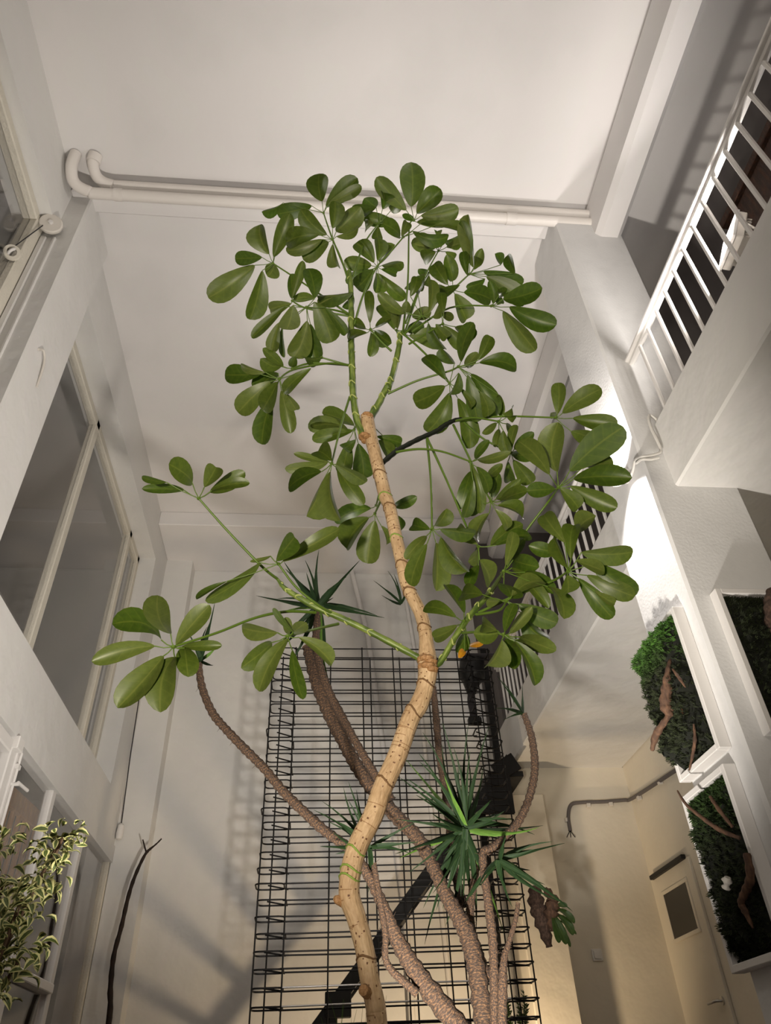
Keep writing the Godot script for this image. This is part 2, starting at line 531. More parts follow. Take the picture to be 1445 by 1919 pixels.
# ---------- lamps ----------
func lamps() -> void:
	var warm := Color(1.0, 0.97, 0.94)
	# floodlight on the gallery edge, turned up and away over the hall
	var at := Vector3(2.06, 3.861, -1.806)
	var d := Vector3(-0.92, 0.40, -0.07).normalized()
	var t := thing("floodlight", "white floodlight on a bracket behind the upper gallery railing", "floodlight", at)
	var side := d.cross(Vector3.UP).normalized()
	var bs := Basis(side, side.cross(d).normalized() * -1.0, d)
	var st := begin()
	add_box(st, at, Vector3(0.095, 0.125, 0.022), 0.006, bs)
	for k in 7: add_box(st, at - d * 0.03 + bs.y * (-0.09 + 0.03 * k), Vector3(0.08, 0.004, 0.018), 0.0, bs)
	obj("housing", done(st), M.lamp_metal, t)
	st = begin()
	for sg in [-1.0, 1.0]:
		add_box(st, at + d * 0.028 + side * 0.09 * sg, Vector3(0.008, 0.13, 0.008), 0.002, bs)
		add_box(st, at + d * 0.028 + bs.y * 0.124 * sg, Vector3(0.098, 0.008, 0.008), 0.002, bs)
	obj("rim", done(st), M.paint, t)
	st = begin()
	add_box(st, at + d * 0.0245, Vector3(0.08, 0.11, 0.002), 0.0, bs)
	obj("lens", done(st), glow(warm, 8.0), t)
	st = begin()
	for sg in [-1.0, 1.0]:
		add_tube(st, PackedVector3Array([at + side * 0.105 * sg, at + side * 0.105 * sg + Vector3(0.06, -0.10, 0), Vector3(at.x + 0.09, 3.56, at.z) + side * 0.105 * sg]), [0.007], 6)
	add_bar(st, Vector3(at.x + 0.09, 3.56, at.z) - side * 0.11, Vector3(at.x + 0.09, 3.56, at.z) + side * 0.11, 0.02, 0.02, 0.003)
	add_bar(st, Vector3(at.x + 0.09, 3.52, at.z), Vector3(at.x + 0.09, 3.56, at.z), 0.05, 0.05, 0.003)
	obj("bracket", done(st), M.lamp_metal, t)
	obj("knob", lathe(at + side * 0.1, side, [[0, 0.013], [0.014, 0.013], [0.014, 0]], 10), M.black_plastic, t)
	obj("cord", tube(curve([at - d * 0.03 - bs.y * 0.1, at + Vector3(0.07, -0.11, 0.05), at + Vector3(0.13, -0.02, 0.11), at + Vector3(0.15, -0.10, 0.16), at + Vector3(0.2, -0.21, 0.22)], 8), [0.005], 6), M.cable, t)
	var l := AreaLight3D.new()
	l.name = "beam"
	t.add_child(l, true)
	l.transform = Transform3D(Basis.looking_at(d, bs.y), d * 0.032)
	l.area_size = Vector2(0.16, 0.22)
	l.light_color = warm
	l.light_energy = FLOOD
	l.area_range = 25.0
	l.shadow_enabled = true
	# up and down wall lamp on the column
	at = Vector3(1.69, 3.30, -2.97)
	t = thing("wall_lamp", "small white up and down lamp on the left side of the column", "wall lamp", at)
	obj("shade", lathe(at - Vector3(0, 0.05, 0), Vector3.UP, [[0.02, 0.030], [0.0, 0.034], [0.0, 0.040], [0.10, 0.040], [0.10, 0.034], [0.08, 0.030]], 20), M.paint, t)
	obj("backplate", box(at.x + 0.035, 1.772, at.y - 0.035, at.y + 0.035, at.z - 0.03, at.z + 0.03, 0.004), M.paint, t)
	for sg in [-1.0, 1.0]:
		var c: Vector3 = at + Vector3(0, 0.033 * sg, 0)
		obj("lens", lathe(c, Vector3.UP * sg, [[0, 0.031], [0.002, 0.0]], 16), glow(Color(1, 0.97, 0.94), 8.0), t)
		spot(at + Vector3(0, 0.055 * sg, 0), at + Vector3(0.10, 1.0 * sg, 0.0), Color(1, 0.97, 0.95), SCONCE, 60.0, 0.02, t)
	# lamps standing between the pots
	ground_lamp("plant_uplight", "black can uplight between the umbrella tree and the yucca pot", Vector3(0.30, 0.0, -2.35), Vector3(0.2, 5.9, -5.6), Color(1, 0.965, 0.92), UPLIGHT, 52.0)
	ground_lamp("stair_uplight", "black can uplight at the foot of the steel stair", Vector3(1.15, 0.0, -6.1), Vector3(1.15, 1.6, -7.6), Color(1, 0.88, 0.71), BACKLIGHT, 70.0)
	ground_lamp("front_uplight", "black can uplight on the floor in front of the umbrella tree", Vector3(-0.6, 0.0, 0.75), Vector3(0.08, 1.95, -1.65), Color(1, 0.95, 0.87), FRONT, 26.0)
	# unseen globe added behind the viewer as fill for the lower walls
	t = thing("added_fill_lamp", "added fill light, a white glass globe hanging from the ceiling behind the viewer", "lamp", Vector3(-0.4, 3.5, 1.7))
	obj("cord", tube(PackedVector3Array([Vector3(-0.4, 6.03, 1.7), Vector3(-0.4, 3.72, 1.7)]), [0.006], 6), M.cable, t)
	obj("cap", lathe(Vector3(-0.4, 3.72, 1.7), Vector3.DOWN, [[0, 0.02], [0.03, 0.05], [0.05, 0.05], [0.05, 0]], 16), M.paint, t)
	var globe := SphereMesh.new()
	globe.radius = 0.16
	globe.height = 0.32
	var gl := obj("globe", globe, glow(Color(1, 0.95, 0.88), 2.0), t)
	gl.position = Vector3.ZERO
	var o := OmniLight3D.new()
	o.name = "bulb"
	t.add_child(o, true)
	o.light_color = Color(1, 0.95, 0.89)
	o.light_energy = HALL_FILL
	o.omni_range = 25.0
	o.omni_attenuation = 2.0
	o.light_size = 0.15
	o.shadow_enabled = true

const FLOOD := 3.6
const SCONCE := 2.1
const UPLIGHT := 12.0
const BACKLIGHT := 3.2
const HALL_FILL := 1.6  # strength of the added fill globe
const FRONT := 8.0

# ---------- room shell ----------
func struct(called: String, mesh: Mesh, m: Material, label: String, category: String) -> MeshInstance3D:
	var o := obj(called, mesh, m)
	tag(o, label, category, "", "structure")
	return o

func shell() -> void:
	struct("floor", box(-2.2, 3.3, -0.2, 0.0, -8.0, 3.2), M.floor, "grey floor of the tall hall", "floor")
	struct("ceiling", box(-2.2, 3.3, 6.03, 6.2, -8.0, 3.2), M.ceiling, "white plaster ceiling over the tall hall", "ceiling")
	struct("wall_back", box(-2.14, 3.3, 0, 6.03, -8.0, -7.67), M.wall, "white far wall of the hall behind the wire cage", "wall")
	struct("wall_front", box(-5.2, 3.3, 0, 6.03, 3.0, 3.2), M.wall, "white wall behind the viewer", "wall")
	struct("wall_right", box(3.06, 3.3, 0, 6.03, -8.0, 3.2), M.cream, "pale side wall with the white door, under and above the gallery", "wall")
	var st := begin()
	add_span(st, -2.2, -1.92, 5.48, 6.03, -2.93, 3.0)
	add_span(st, -2.2, -1.92, 0.0, 2.9, -2.93, 3.0)
	add_span(st, -2.2, -1.92, 2.9, 5.48, 1.2, 3.0)
	add_span(st, -2.14, -1.84, 5.48, 6.03, -7.67, -3.42)
	add_span(st, -1.93, -1.84, 2.44, 2.90, -7.67, -3.42)
	add_span(st, -2.14, -1.84, 2.90, 2.94, -7.67, -3.42)
	add_span(st, -1.93, -1.825, 2.40, 2.54, -7.67, -3.42)
	add_span(st, -2.14, -1.84, 2.94, 5.48, -7.67, -6.92)
	add_span(st, -1.93, -1.84, 0.0, 2.44, -7.67, -7.47)
	add_span(st, -2.14, -1.84, 0.0, 0.25, -7.47, -3.42)
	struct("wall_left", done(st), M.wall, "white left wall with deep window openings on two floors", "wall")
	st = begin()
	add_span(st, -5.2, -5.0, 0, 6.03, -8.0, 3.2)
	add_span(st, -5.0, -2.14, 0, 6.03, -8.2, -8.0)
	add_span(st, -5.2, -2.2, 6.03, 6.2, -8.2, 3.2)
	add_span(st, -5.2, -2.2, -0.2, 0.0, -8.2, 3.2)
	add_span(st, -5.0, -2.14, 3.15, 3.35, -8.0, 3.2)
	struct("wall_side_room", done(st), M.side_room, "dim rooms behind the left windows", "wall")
	struct("pilaster", box(-2.2, -1.77, 0, 6.03, -3.42, -2.91, 0.012), M.wall, "white pilaster between the left windows, below the pipe bend", "pilaster")
	struct("corner_pier", box(-1.84, -1.53, 0, 6.03, -7.67, -7.45), M.wall, "narrow white pier in the far left corner", "pier")
	struct("column", box(1.77, 2.27, 0, 6.03, -3.31, -2.79, 0.014), M.rough_wall, "rough white column carrying the moss pictures and wall lamp", "column")
	st = begin()
	add_span(st, -1.92, 2.05, 5.95, 6.03, -3.03, -2.86, 0.01)
	struct("ceiling_beam", done(st), M.ceiling, "shallow white cross beam behind the ceiling pipes", "beam")
	struct("far_beam", box(-1.84, 2.05, 5.84, 6.03, -7.67, -6.74, 0.008), M.ceiling, "white cross beam over the far wall", "beam")
	struct("gallery_beam", box(2.05, 2.26, 5.62, 6.03, -7.67, 3.0, 0.04), M.ceiling, "long white ceiling beam above the gallery edge", "beam")

func windows() -> void:
	# upper window beyond the pilaster
	var w := thing("window_1", "tall upper window of three dark panes on the left wall", "window", Vector3(-2.05, 2.94, -5.2), "", "structure")
	for z in [-4.80, -6.42]:
		obj("mullion", box(-2.085, -2.015, 2.94, 5.48, z - 0.045, z + 0.045, 0.008), M.old_paint, w)
	obj("head_rail", box(-2.085, -2.015, 5.40, 5.48, -6.92, -3.42, 0.008), M.old_paint, w)
	obj("sill_rail", box(-2.085, -2.015, 2.94, 3.02, -6.92, -3.42, 0.008), M.old_paint, w)
	obj("jamb", box(-2.085, -2.015, 2.94, 5.48, -6.92, -6.84, 0.008), M.old_paint, w)
	for s in [[-3.42, -4.755], [-4.845, -6.375], [-6.465, -6.84]]:
		obj("pane", box(-2.053, -2.047, 3.0, 5.41, s[1], s[0]), M.glass, w)
	# lower window
	w = thing("window_2", "lower left window with slim white posts and a wooden balustrade behind", "window", Vector3(-1.88, 0.25, -5.5), "", "structure")
	for z in [-5.53, -6.46]:
		obj("post", box(-1.91, -1.85, 0.25, 2.43, z - 0.042, z + 0.042, 0.008), M.paint, w)
	obj("jamb", box(-1.91, -1.845, 0.25, 2.43, -7.47, -7.42, 0.008), M.old_paint, w)
	obj("head_rail", box(-1.91, -1.86, 2.40, 2.44, -7.47, -3.42, 0.006), M.old_paint, w)
	obj("transom", box(-1.91, -1.82, 1.27, 1.33, -6.42, -3.42, 0.006), M.paint, w)
	for s in [[-3.42, -4.60], [-4.68, -5.49], [-5.57, -6.42], [-6.50, -7.42]]:
		obj("pane", box(-1.883, -1.877, 0.25, 2.41, s[1], s[0]), M.glass, w)
	var c := obj("casement", casement(), M.paint, w)
	obj("handle", handle_shape(), M.paint, c)
	obj("latch", box(-1.86, -1.80, 2.33, 2.41, -4.62, -4.52, 0.006), M.paint, c)
	# window before the pilaster
	w = thing("window_3", "upper left window in the nearest bay with flaking painted frame", "window", Vector3(-2.05, 2.9, -0.8), "", "structure")
	obj("jamb", box(-2.10, -2.0, 2.9, 5.48, -2.91, -2.80, 0.008), M.old_paint, w)
	obj("head_rail", box(-2.10, -2.0, 5.40, 5.48, -2.80, 1.2, 0.008), M.old_paint, w)
	obj("pane", box(-2.053, -2.047, 2.9, 5.40, -2.80, 1.2), M.glass, w)
	# wooden balustrade in the room behind the lower window
	var b := thing("balustrade", "tan wooden balustrade seen through the lower left window", "balustrade", Vector3(-2.75, 1.2, -6.0))
	obj("handrail", bar(Vector3(-2.72, 2.72, -4.2), Vector3(-2.72, 2.90, -8.0), 0.06, 0.17, 0.008), M.tan_wood, b)
	for k in 22:
		var z := -4.3 - k * 0.168
		obj("baluster", bar(Vector3(-2.72, 0.9, z), Vector3(-2.72, 2.66 + (-4.2 - z) * 0.047, z), 0.035, 0.06, 0.005), M.tan_wood, b)
	obj("bottom_rail", bar(Vector3(-2.72, 0.9, -4.2), Vector3(-2.72, 1.0, -8.0), 0.05, 0.1, 0.006), M.tan_wood, b)
	obj("post", box(-2.78, -2.66, 0, 2.76, -4.26, -4.14, 0.008), M.tan_wood, b)
	# a curved black hook in the far pane
	var h := thing("wall_hook", "small black curved hook on the wall behind the upper left window", "hook", Vector3(-2.4, 5.3, -7.95))
	var ring := PackedVector3Array()
	for i in 15: ring.append(Vector3(-2.38 + 0.07 * cos(-1.9 + i * 0.27), 5.62 + 0.09 * sin(-1.9 + i * 0.27), -7.9))
	obj("loop", tube(ring, [0.014], 8), M.black_steel, h)
	obj("plate", box(-2.42, -2.34, 5.4, 5.46, -8.0, -7.9, 0.004), M.black_steel, h)

func casement() -> ArrayMesh:
	var st := begin()
	add_span(st, -1.91, -1.82, 0.3, 2.38, -4.68, -4.60, 0.008)
	add_span(st, -1.91, -1.83, 0.3, 2.38, -4.59, -4.52, 0.008)
	add_span(st, -1.91, -1.83, 2.30, 2.38, -4.52, -3.45, 0.008)
	return done(st)

func handle_shape() -> ArrayMesh:
	var st := begin()
	add_tube(st, PackedVector3Array([Vector3(-1.825, 2.15, -4.64), Vector3(-1.775, 2.15, -4.64)]), [0.012], 8)
	add_tube(st, PackedVector3Array([Vector3(-1.78, 2.155, -4.63), Vector3(-1.765, 2.155, -4.77)]), [0.011], 8)
	add_tube(st, PackedVector3Array([Vector3(-1.812, 2.34, -4.64), Vector3(-1.812, 0.6, -4.64)]), [0.010], 8)
	for y in [2.24, 1.8]: add_span(st, -1.83, -1.80, y, y + 0.03, -4.665, -4.615, 0.003)
	return done(st)

# ---------- gallery ----------
func rail(called: String, label: String, z0: float, z1: float, n: int, first: float, step: float) -> void:
	var t := thing(called, label, "railing", Vector3(1.93, 3.52, (z0 + z1) / 2), "", "")
	var st := begin()
	add_span(st, 1.895, 1.965, 4.112, 4.132, z0, z1, 0.003)
	obj("top_rail", done(st), M.paint, t)
	obj("under_rail", box(1.915, 1.945, 4.085, 4.112, z0, z1, 0.003), M.paint, t)
	for k in n:
		var z := first - k * step
		obj("baluster", box(1.921, 1.939, 3.50, 4.09, z - 0.009, z + 0.009, 0.002), M.paint, t)

func gallery() -> void:
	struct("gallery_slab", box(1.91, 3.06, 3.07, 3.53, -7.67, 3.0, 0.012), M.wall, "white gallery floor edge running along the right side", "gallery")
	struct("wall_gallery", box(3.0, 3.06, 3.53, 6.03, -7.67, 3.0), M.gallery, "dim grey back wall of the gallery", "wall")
	rail("gallery_railing", "white steel railing of the near upper gallery with the floodlight", 1.0, -2.80, 28, 0.88, 0.1305)
	rail("gallery_railing", "white steel railing of the far gallery behind the column", -3.30, -6.92, 27, -3.42, 0.1305)
	var t := thing("cupboard", "dark brown wooden cupboard on the upper gallery behind the railing", "cupboard", Vector3(2.85, 3.53, -0.9))
	obj("body", box(2.72, 2.995, 3.53, 5.10, -2.35, 0.6, 0.01), M.brown_wood, t)
	obj("top", box(2.69, 2.995, 5.10, 5.16, -2.40, 0.65, 0.006), M.brown_wood, t)

func recess() -> void:
	struct("wall_recess", box(1.88, 3.06, 0, 3.07, -7.67, -6.95), M.cream, "cream wall under the gallery carrying the light switch", "wall")
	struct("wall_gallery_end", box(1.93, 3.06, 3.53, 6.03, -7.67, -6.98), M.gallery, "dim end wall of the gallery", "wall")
	struct("wall_pier", box(1.76, 2.126, 0, 2.74, -6.95, -6.70, 0.01), M.cream, "cream wall pier beside the wire cage under the gallery", "pier")
	var d := thing("door_1", "white door with a small dark window under the gallery", "door", Vector3(3.06, 0, -6.45), "", "structure")
	obj("leaf", box(3.035, 3.06, 0.01, 2.03, -6.83, -6.08, 0.004), M.cream, d)
	obj("gap", box(3.046, 3.06, 0.0, 2.06, -6.85, -6.83), M.black_plastic, d)
	obj("dark_slot_strip", box(3.0, 3.04, 2.02, 2.055, -6.83, -6.12, 0.005), M.black_plastic, d)  # black strip standing in for the dark slot above the door
	var st := begin()
	for s in [[1.51, 1.54, -6.72, -6.19], [1.87, 1.90, -6.72, -6.19]]: add_span(st, 3.022, 3.04, s[0], s[1], s[2], s[3], 0.004)
	for z in [-6.72, -6.22]: add_span(st, 3.022, 3.04, 1.54, 1.87, z, z + 0.03, 0.004)
	obj("window_frame", done(st), M.cream, d)
	obj("pane", box(3.026, 3.034, 1.53, 1.88, -6.70, -6.20), M.dark_glass, d)
	st = begin()
	add_lathe(st, Vector3(3.035, 1.06, -6.16), Vector3(-1, 0, 0), [[0, 0.028], [0.012, 0.028], [0.014, 0]], 14)
	add_tube(st, PackedVector3Array([Vector3(3.03, 1.06, -6.16), Vector3(2.985, 1.06, -6.16), Vector3(2.98, 1.055, -6.30)]), [0.009], 8)
	obj("handle", done(st), M.bare_wire, d)
	var s := thing("light_switch", "square white light switch on the cream wall under the gallery", "light switch", Vector3(2.43, 1.48, -6.95))
	obj("plate", box(2.385, 2.475, 1.435, 1.525, -6.95, -6.938, 0.004), M.paint, s)
	obj("rocker", box(2.40, 2.46, 1.45, 1.51, -6.938, -6.930, 0.003), M.paint, s)
	var c := thing("conduit", "grey conduit with clips bending along the wall under the gallery", "conduit", Vector3(2.4, 2.45, -6.92))
	obj("run", tube(curve([Vector3(2.392, 2.47, -6.92), Vector3(2.400, 2.60, -6.92), Vector3(2.448, 2.705, -6.92), Vector3(2.55, 2.727, -6.92), Vector3(2.77, 2.732, -6.92), Vector3(2.98, 2.745, -6.92), Vector3(3.03, 2.74, -6.88), Vector3(3.03, 2.69, -6.39), Vector3(3.03, 2.656, -6.0), Vector3(3.03, 2.60, -5.4)], 8), [0.017], 10), M.gallery, c)
	for p in [Vector3(2.62, 2.71, -6.93), Vector3(2.84, 2.72, -6.93), Vector3(3.035, 2.70, -6.70), Vector3(3.035, 2.67, -6.2), Vector3(2.385, 2.58, -6.93)]:
		obj("clip", box(p.x - 0.02, p.x + 0.02, p.y - 0.028, p.y + 0.01, p.z - 0.02, p.z + 0.02, 0.004), M.lamp_metal, c)
	st = begin()
	for dx in [-0.05, -0.012, 0.03]: add_tube(st, curve([Vector3(2.392, 2.475, -6.92), Vector3(2.392 + dx * 0.7, 2.43, -6.91), Vector3(2.392 + dx, 2.41, -6.90)], 4), [0.004], 5)
	obj("loose_wire", done(st), M.black_plastic, c)

# ---------- pipes, pulleys, light streaks, cords ----------
func pipes_and_fittings() -> void:
	var p := thing("ceiling_pipe", "lower white heating pipe along the ceiling beam, ending in a left bend", "pipe", Vector3(-1.7, 5.8, -2.78), "heating pipes on the ceiling beam")
	obj("run", tube(curve([Vector3(-1.84, 6.03, -2.62), Vector3(-1.855, 5.92, -2.66), Vector3(-1.84, 5.845, -2.74), Vector3(-1.74, 5.815, -2.79), Vector3(-1.55, 5.812, -2.80), Vector3(0.0, 5.815, -2.80), Vector3(1.2, 5.82, -2.80), Vector3(2.10, 5.825, -2.80)], 8), [0.042], 14), M.pipe, p)
	obj("socket", tube(PackedVector3Array([Vector3(1.38, 5.82, -2.80), Vector3(1.46, 5.82, -2.80)]), [0.047], 14), M.pipe, p)
	obj("socket", tube(PackedVector3Array([Vector3(-1.56, 5.812, -2.80), Vector3(-1.50, 5.812, -2.80)]), [0.046], 14), M.pipe, p)
	p = thing("ceiling_pipe", "upper white heating pipe along the ceiling beam, next to the ceiling", "pipe", Vector3(-1.6, 5.92, -2.78), "heating pipes on the ceiling beam")
	obj("run", tube(curve([Vector3(-1.70, 6.03, -2.62), Vector3(-1.715, 5.97, -2.66), Vector3(-1.69, 5.93, -2.74), Vector3(-1.60, 5.915, -2.78), Vector3(-1.4, 5.915, -2.785), Vector3(0.0, 5.918, -2.785), Vector3(1.2, 5.92, -2.785), Vector3(2.08, 5.925, -2.785)], 8), [0.040], 14), M.pipe, p)
	obj("socket", tube(PackedVector3Array([Vector3(-1.70, 6.03, -2.62), Vector3(-1.712, 5.98, -2.65)]), [0.05], 14), M.pipe, p)
	# blind pulleys on the pilaster
	var g := thing("pulley", "large flat cord pulley at the top of the left pilaster", "pulley", Vector3(-1.93, 5.43, -2.91), "cord pulleys by the left pilaster")
	obj("wheel", lathe(Vector3(-1.93, 5.43, -2.855), Vector3(0.25, -0.35, 0.9).normalized(), [[0, 0.07], [0.008, 0.078], [0.014, 0.06], [0.02, 0.06], [0.026, 0.078], [0.034, 0.07], [0.036, 0]], 24), M.lamp_metal, g)
	obj("axle", lathe(Vector3(-1.922, 5.418, -2.83), Vector3(0.25, -0.35, 0.9).normalized(), [[0, 0.016], [0.02, 0.016], [0.022, 0]], 12), M.paint, g)
	obj("bracket", bar(Vector3(-1.92, 5.47, -2.905), Vector3(-1.93, 5.43, -2.85), 0.035, 0.02, 0.003), M.lamp_metal, g)
	obj("cord", tube(PackedVector3Array([Vector3(-1.965, 5.39, -2.83), Vector3(-2.03, 4.95, -2.75)]), [0.004], 6), M.grey_cloth, g)
	g = thing("pulley", "small ring pulley below the large one, at the left window frame", "pulley", Vector3(-2.03, 4.9, -2.75), "cord pulleys by the left pilaster")
	obj("wheel", lathe(Vector3(-2.02, 4.905, -2.76), Vector3(0.3, -0.5, 0.8).normalized(), [[0, 0.03], [0.0, 0.05], [0.012, 0.055], [0.024, 0.05], [0.024, 0.03]], 20), M.old_paint, g)
	obj("hook", tube(curve([Vector3(-2.02, 4.95, -2.76), Vector3(-2.0, 4.91, -2.73), Vector3(-2.02, 4.88, -2.73), Vector3(-2.05, 4.89, -2.77)], 5), [0.01], 7), M.paint, g)
	# thin painted ducts down the pilaster face
	for k in 2:
		var x := -1.90 - 0.075 * k
		var o := obj("cable_duct", bar(Vector3(x, 5.36, -2.905), Vector3(x, 0.1, -2.905), 0.02 + 0.02 * k, 0.02, 0.005), M.wall)
		tag(o, ["narrow white cable duct down the pilaster face, nearer the corner", "wide white cable duct down the pilaster face, nearer the window"][k], "cable duct", "cable ducts on the pilaster")
	var n := obj("wire_stub", tube(curve([Vector3(-1.765, 4.27, -3.02), Vector3(-1.755, 4.31, -3.06), Vector3(-1.755, 4.26, -3.12), Vector3(-1.765, 4.08, -3.16)], 5), [0.008], 6), M.lamp_metal)
	tag(n, "short bent wire stub sticking out of the left pilaster", "wire")
	# pull cord with its white grip
	var c := thing("pull_cord", "thin pull cord with a white grip beside the lower left window", "pull cord", Vector3(-1.8, 2.6, -7.3))
	obj("cord", tube(PackedVector3Array([Vector3(-1.80, 3.9, -7.2), Vector3(-1.80, 3.32, -7.28), Vector3(-1.80, 2.72, -7.42)]), [0.006], 5), M.grey_cloth, c)
	obj("grip", lathe(Vector3(-1.80, 2.74, -7.42), Vector3(0, -1, 0), [[0, 0.012], [0.02, 0.03], [0.1, 0.034], [0.14, 0.028], [0.15, 0]], 14), M.paint, c)
	# lamp cable round the column
	var l := obj("lamp_cable", tube(curve([Vector3(1.745, 3.25, -2.955), Vector3(1.758, 3.265, -2.90), Vector3(1.757, 3.29, -2.83), Vector3(1.765, 3.262, -2.77), Vector3(1.80, 3.265, -2.765), Vector3(1.86, 3.285, -2.765), Vector3(1.887, 3.315, -2.765), Vector3(1.884, 3.39, -2.76), Vector3(1.880, 3.48, -2.765), Vector3(1.885, 3.56, -2.765), Vector3(1.905, 3.60, -2.765), Vector3(1.94, 3.56, -2.77)], 6), [0.009], 8), M.cable)
	tag(l, "white cable looping from the wall lamp round the column to the gallery", "cable")
	l = obj("lamp_cable", tube(curve([Vector3(1.757, 3.27, -2.83), Vector3(1.762, 3.247, -2.775), Vector3(1.81, 3.243, -2.768), Vector3(1.86, 3.258, -2.768)], 6), [0.008], 8), M.cable)
	tag(l, "short second white cable strand at the column corner below the gallery edge", "cable")
	# streaks of light on the far wall, built as white poles
	n = obj("light_streak_pole", tube(PackedVector3Array([Vector3(0.43, 5.84, -7.62), Vector3(0.62, 4.88, -7.62), Vector3(0.90, 1.9, -7.60), Vector3(0.92, 0.0, -7.58)]), [0.03], 10), M.paint)
	tag(n, "streak of light on the far wall, built as a slender white pole, left of the tree trunk", "pole", "light streaks at the far wall")
	n = obj("light_streak_pole", tube(PackedVector3Array([Vector3(1.06, 5.84, -7.62), Vector3(1.16, 4.77, -7.62), Vector3(1.30, 0.0, -7.6)]), [0.024], 10), M.paint)
	tag(n, "streak of light at the far wall, built as a slender white pole, behind the fork of the tree trunk", "pole", "light streaks at the far wall")

# ---------- moss pictures on the column ----------
func moss_frame(label: String, o: Vector3, u: Vector3, n: Vector3, w: float, h: float, sprigs: int, sd: int, bushy: float) -> Node3D:
	var t := thing("moss_picture", label, "moss picture", o, "moss pictures on the column")
	var y := Vector3.UP
	var bs := Basis(u, y, u.cross(y))
	var deep := 0.058
	var k := 0.028
	var mid := o + n * deep / 2
	for s in [["side_rail", mid + u * k / 2 + y * h / 2, Vector3(k / 2, h / 2, deep / 2)], ["side_rail", mid + u * (w - k / 2) + y * h / 2, Vector3(k / 2, h / 2, deep / 2)], ["bottom_rail", mid + u * w / 2 + y * k / 2, Vector3(w / 2 - k, k / 2, deep / 2)], ["top_rail", mid + u * w / 2 + y * (h - k / 2), Vector3(w / 2 - k, k / 2, deep / 2)]]:
		var st := begin()
		add_box(st, s[1], s[2], 0.003, bs)
		obj(s[0], done(st), M.paint, t)
	var f := FastNoiseLite.new()
	f.seed = sd
	f.frequency = 9.0
	var st2 := begin()
	st2.set_smooth_group(0)
	var nu := 22
	var nv := 36
	var g := []
	for j in nv + 1:
		var row := []
		for i in nu + 1:
			var a := float(i) / nu
			var b := float(j) / nv
			var edge := minf(1.0, 9.0 * minf(minf(a, 1 - a), minf(b, 1 - b)))
			var lift := 0.012 + edge * (0.03 + bushy * 0.5 + 0.035 * f.get_noise_2d(a * w, b * h))
			row.append(o + u * (k + a * (w - 2 * k)) + y * (k + b * (h - 2 * k)) + n * lift)
		g.append(row)
	for j in nv:
		for i in nu: quad(st2, g[j][i], g[j + 1][i], g[j + 1][i + 1], g[j][i + 1], 0)
	var bed := obj("moss_bed", done(st2), M.moss, t)
	bed.set_meta("kind", "stuff")
	var bl := begin()
	for q in 3:
		add_blade(bl, Vector3.ZERO, Vector3(0.006 * (q - 1), 0.022 - 0.004 * absf(q - 1), 0.003 * (q - 1)), Vector3(0, 0, 1), 0.0035, 0.15, 2, 0.2, 3)
	var mm := MultiMesh.new()
	mm.transform_format = MultiMesh.TRANSFORM_3D
	mm.use_colors = true
	mm.mesh = done(bl)
	mm.instance_count = sprigs
	var r := RandomNumberGenerator.new()
	r.seed = sd
	for i in sprigs:
		var a := r.randf()
		var b := r.randf()
		if i % 3 == 0: b = 1.0 - b * b * 0.35
		var edge := minf(1.0, 9.0 * minf(minf(a, 1 - a), minf(b, 1 - b)))
		var lift := 0.010 + edge * (0.03 + bushy * 0.5 + 0.035 * f.get_noise_2d(a * w, b * h))
		var p := o + u * (k + a * (w - 2 * k)) + y * (k + b * (h - 2 * k)) + n * lift
		var d := (n + Vector3(r.randf_range(-0.8, 0.8), r.randf_range(-0.8, 0.8), r.randf_range(-0.8, 0.8))).normalized()
		var x := d.cross(Vector3(0.2, 0.5, 0.8)).normalized()
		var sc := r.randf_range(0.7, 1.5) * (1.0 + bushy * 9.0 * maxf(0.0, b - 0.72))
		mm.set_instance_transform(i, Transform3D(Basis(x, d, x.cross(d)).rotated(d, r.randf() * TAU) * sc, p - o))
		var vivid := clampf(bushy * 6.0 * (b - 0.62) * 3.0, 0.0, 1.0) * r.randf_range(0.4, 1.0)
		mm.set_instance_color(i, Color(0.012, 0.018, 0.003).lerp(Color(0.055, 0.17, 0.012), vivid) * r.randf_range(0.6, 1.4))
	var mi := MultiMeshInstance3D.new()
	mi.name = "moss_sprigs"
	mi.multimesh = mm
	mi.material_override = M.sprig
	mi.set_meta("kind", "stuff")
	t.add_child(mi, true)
	return t

func wood_piece(t: Node3D, called: String, p: Array, r: Array, m: Material, twist := 0.13) -> void:
	var line := curve(p, 6)
	var rad := []
	for i in line.size():
		var f := float(i) / (line.size() - 1) * (r.size() - 1)
		var k := mini(int(f), r.size() - 2)
		rad.append(lerpf(r[k], r[k + 1], f - k) * (1.0 + twist * sin(i * 1.9 + p[0].y * 40.0)))
	obj(called, tube(line, rad, 9), m, t)

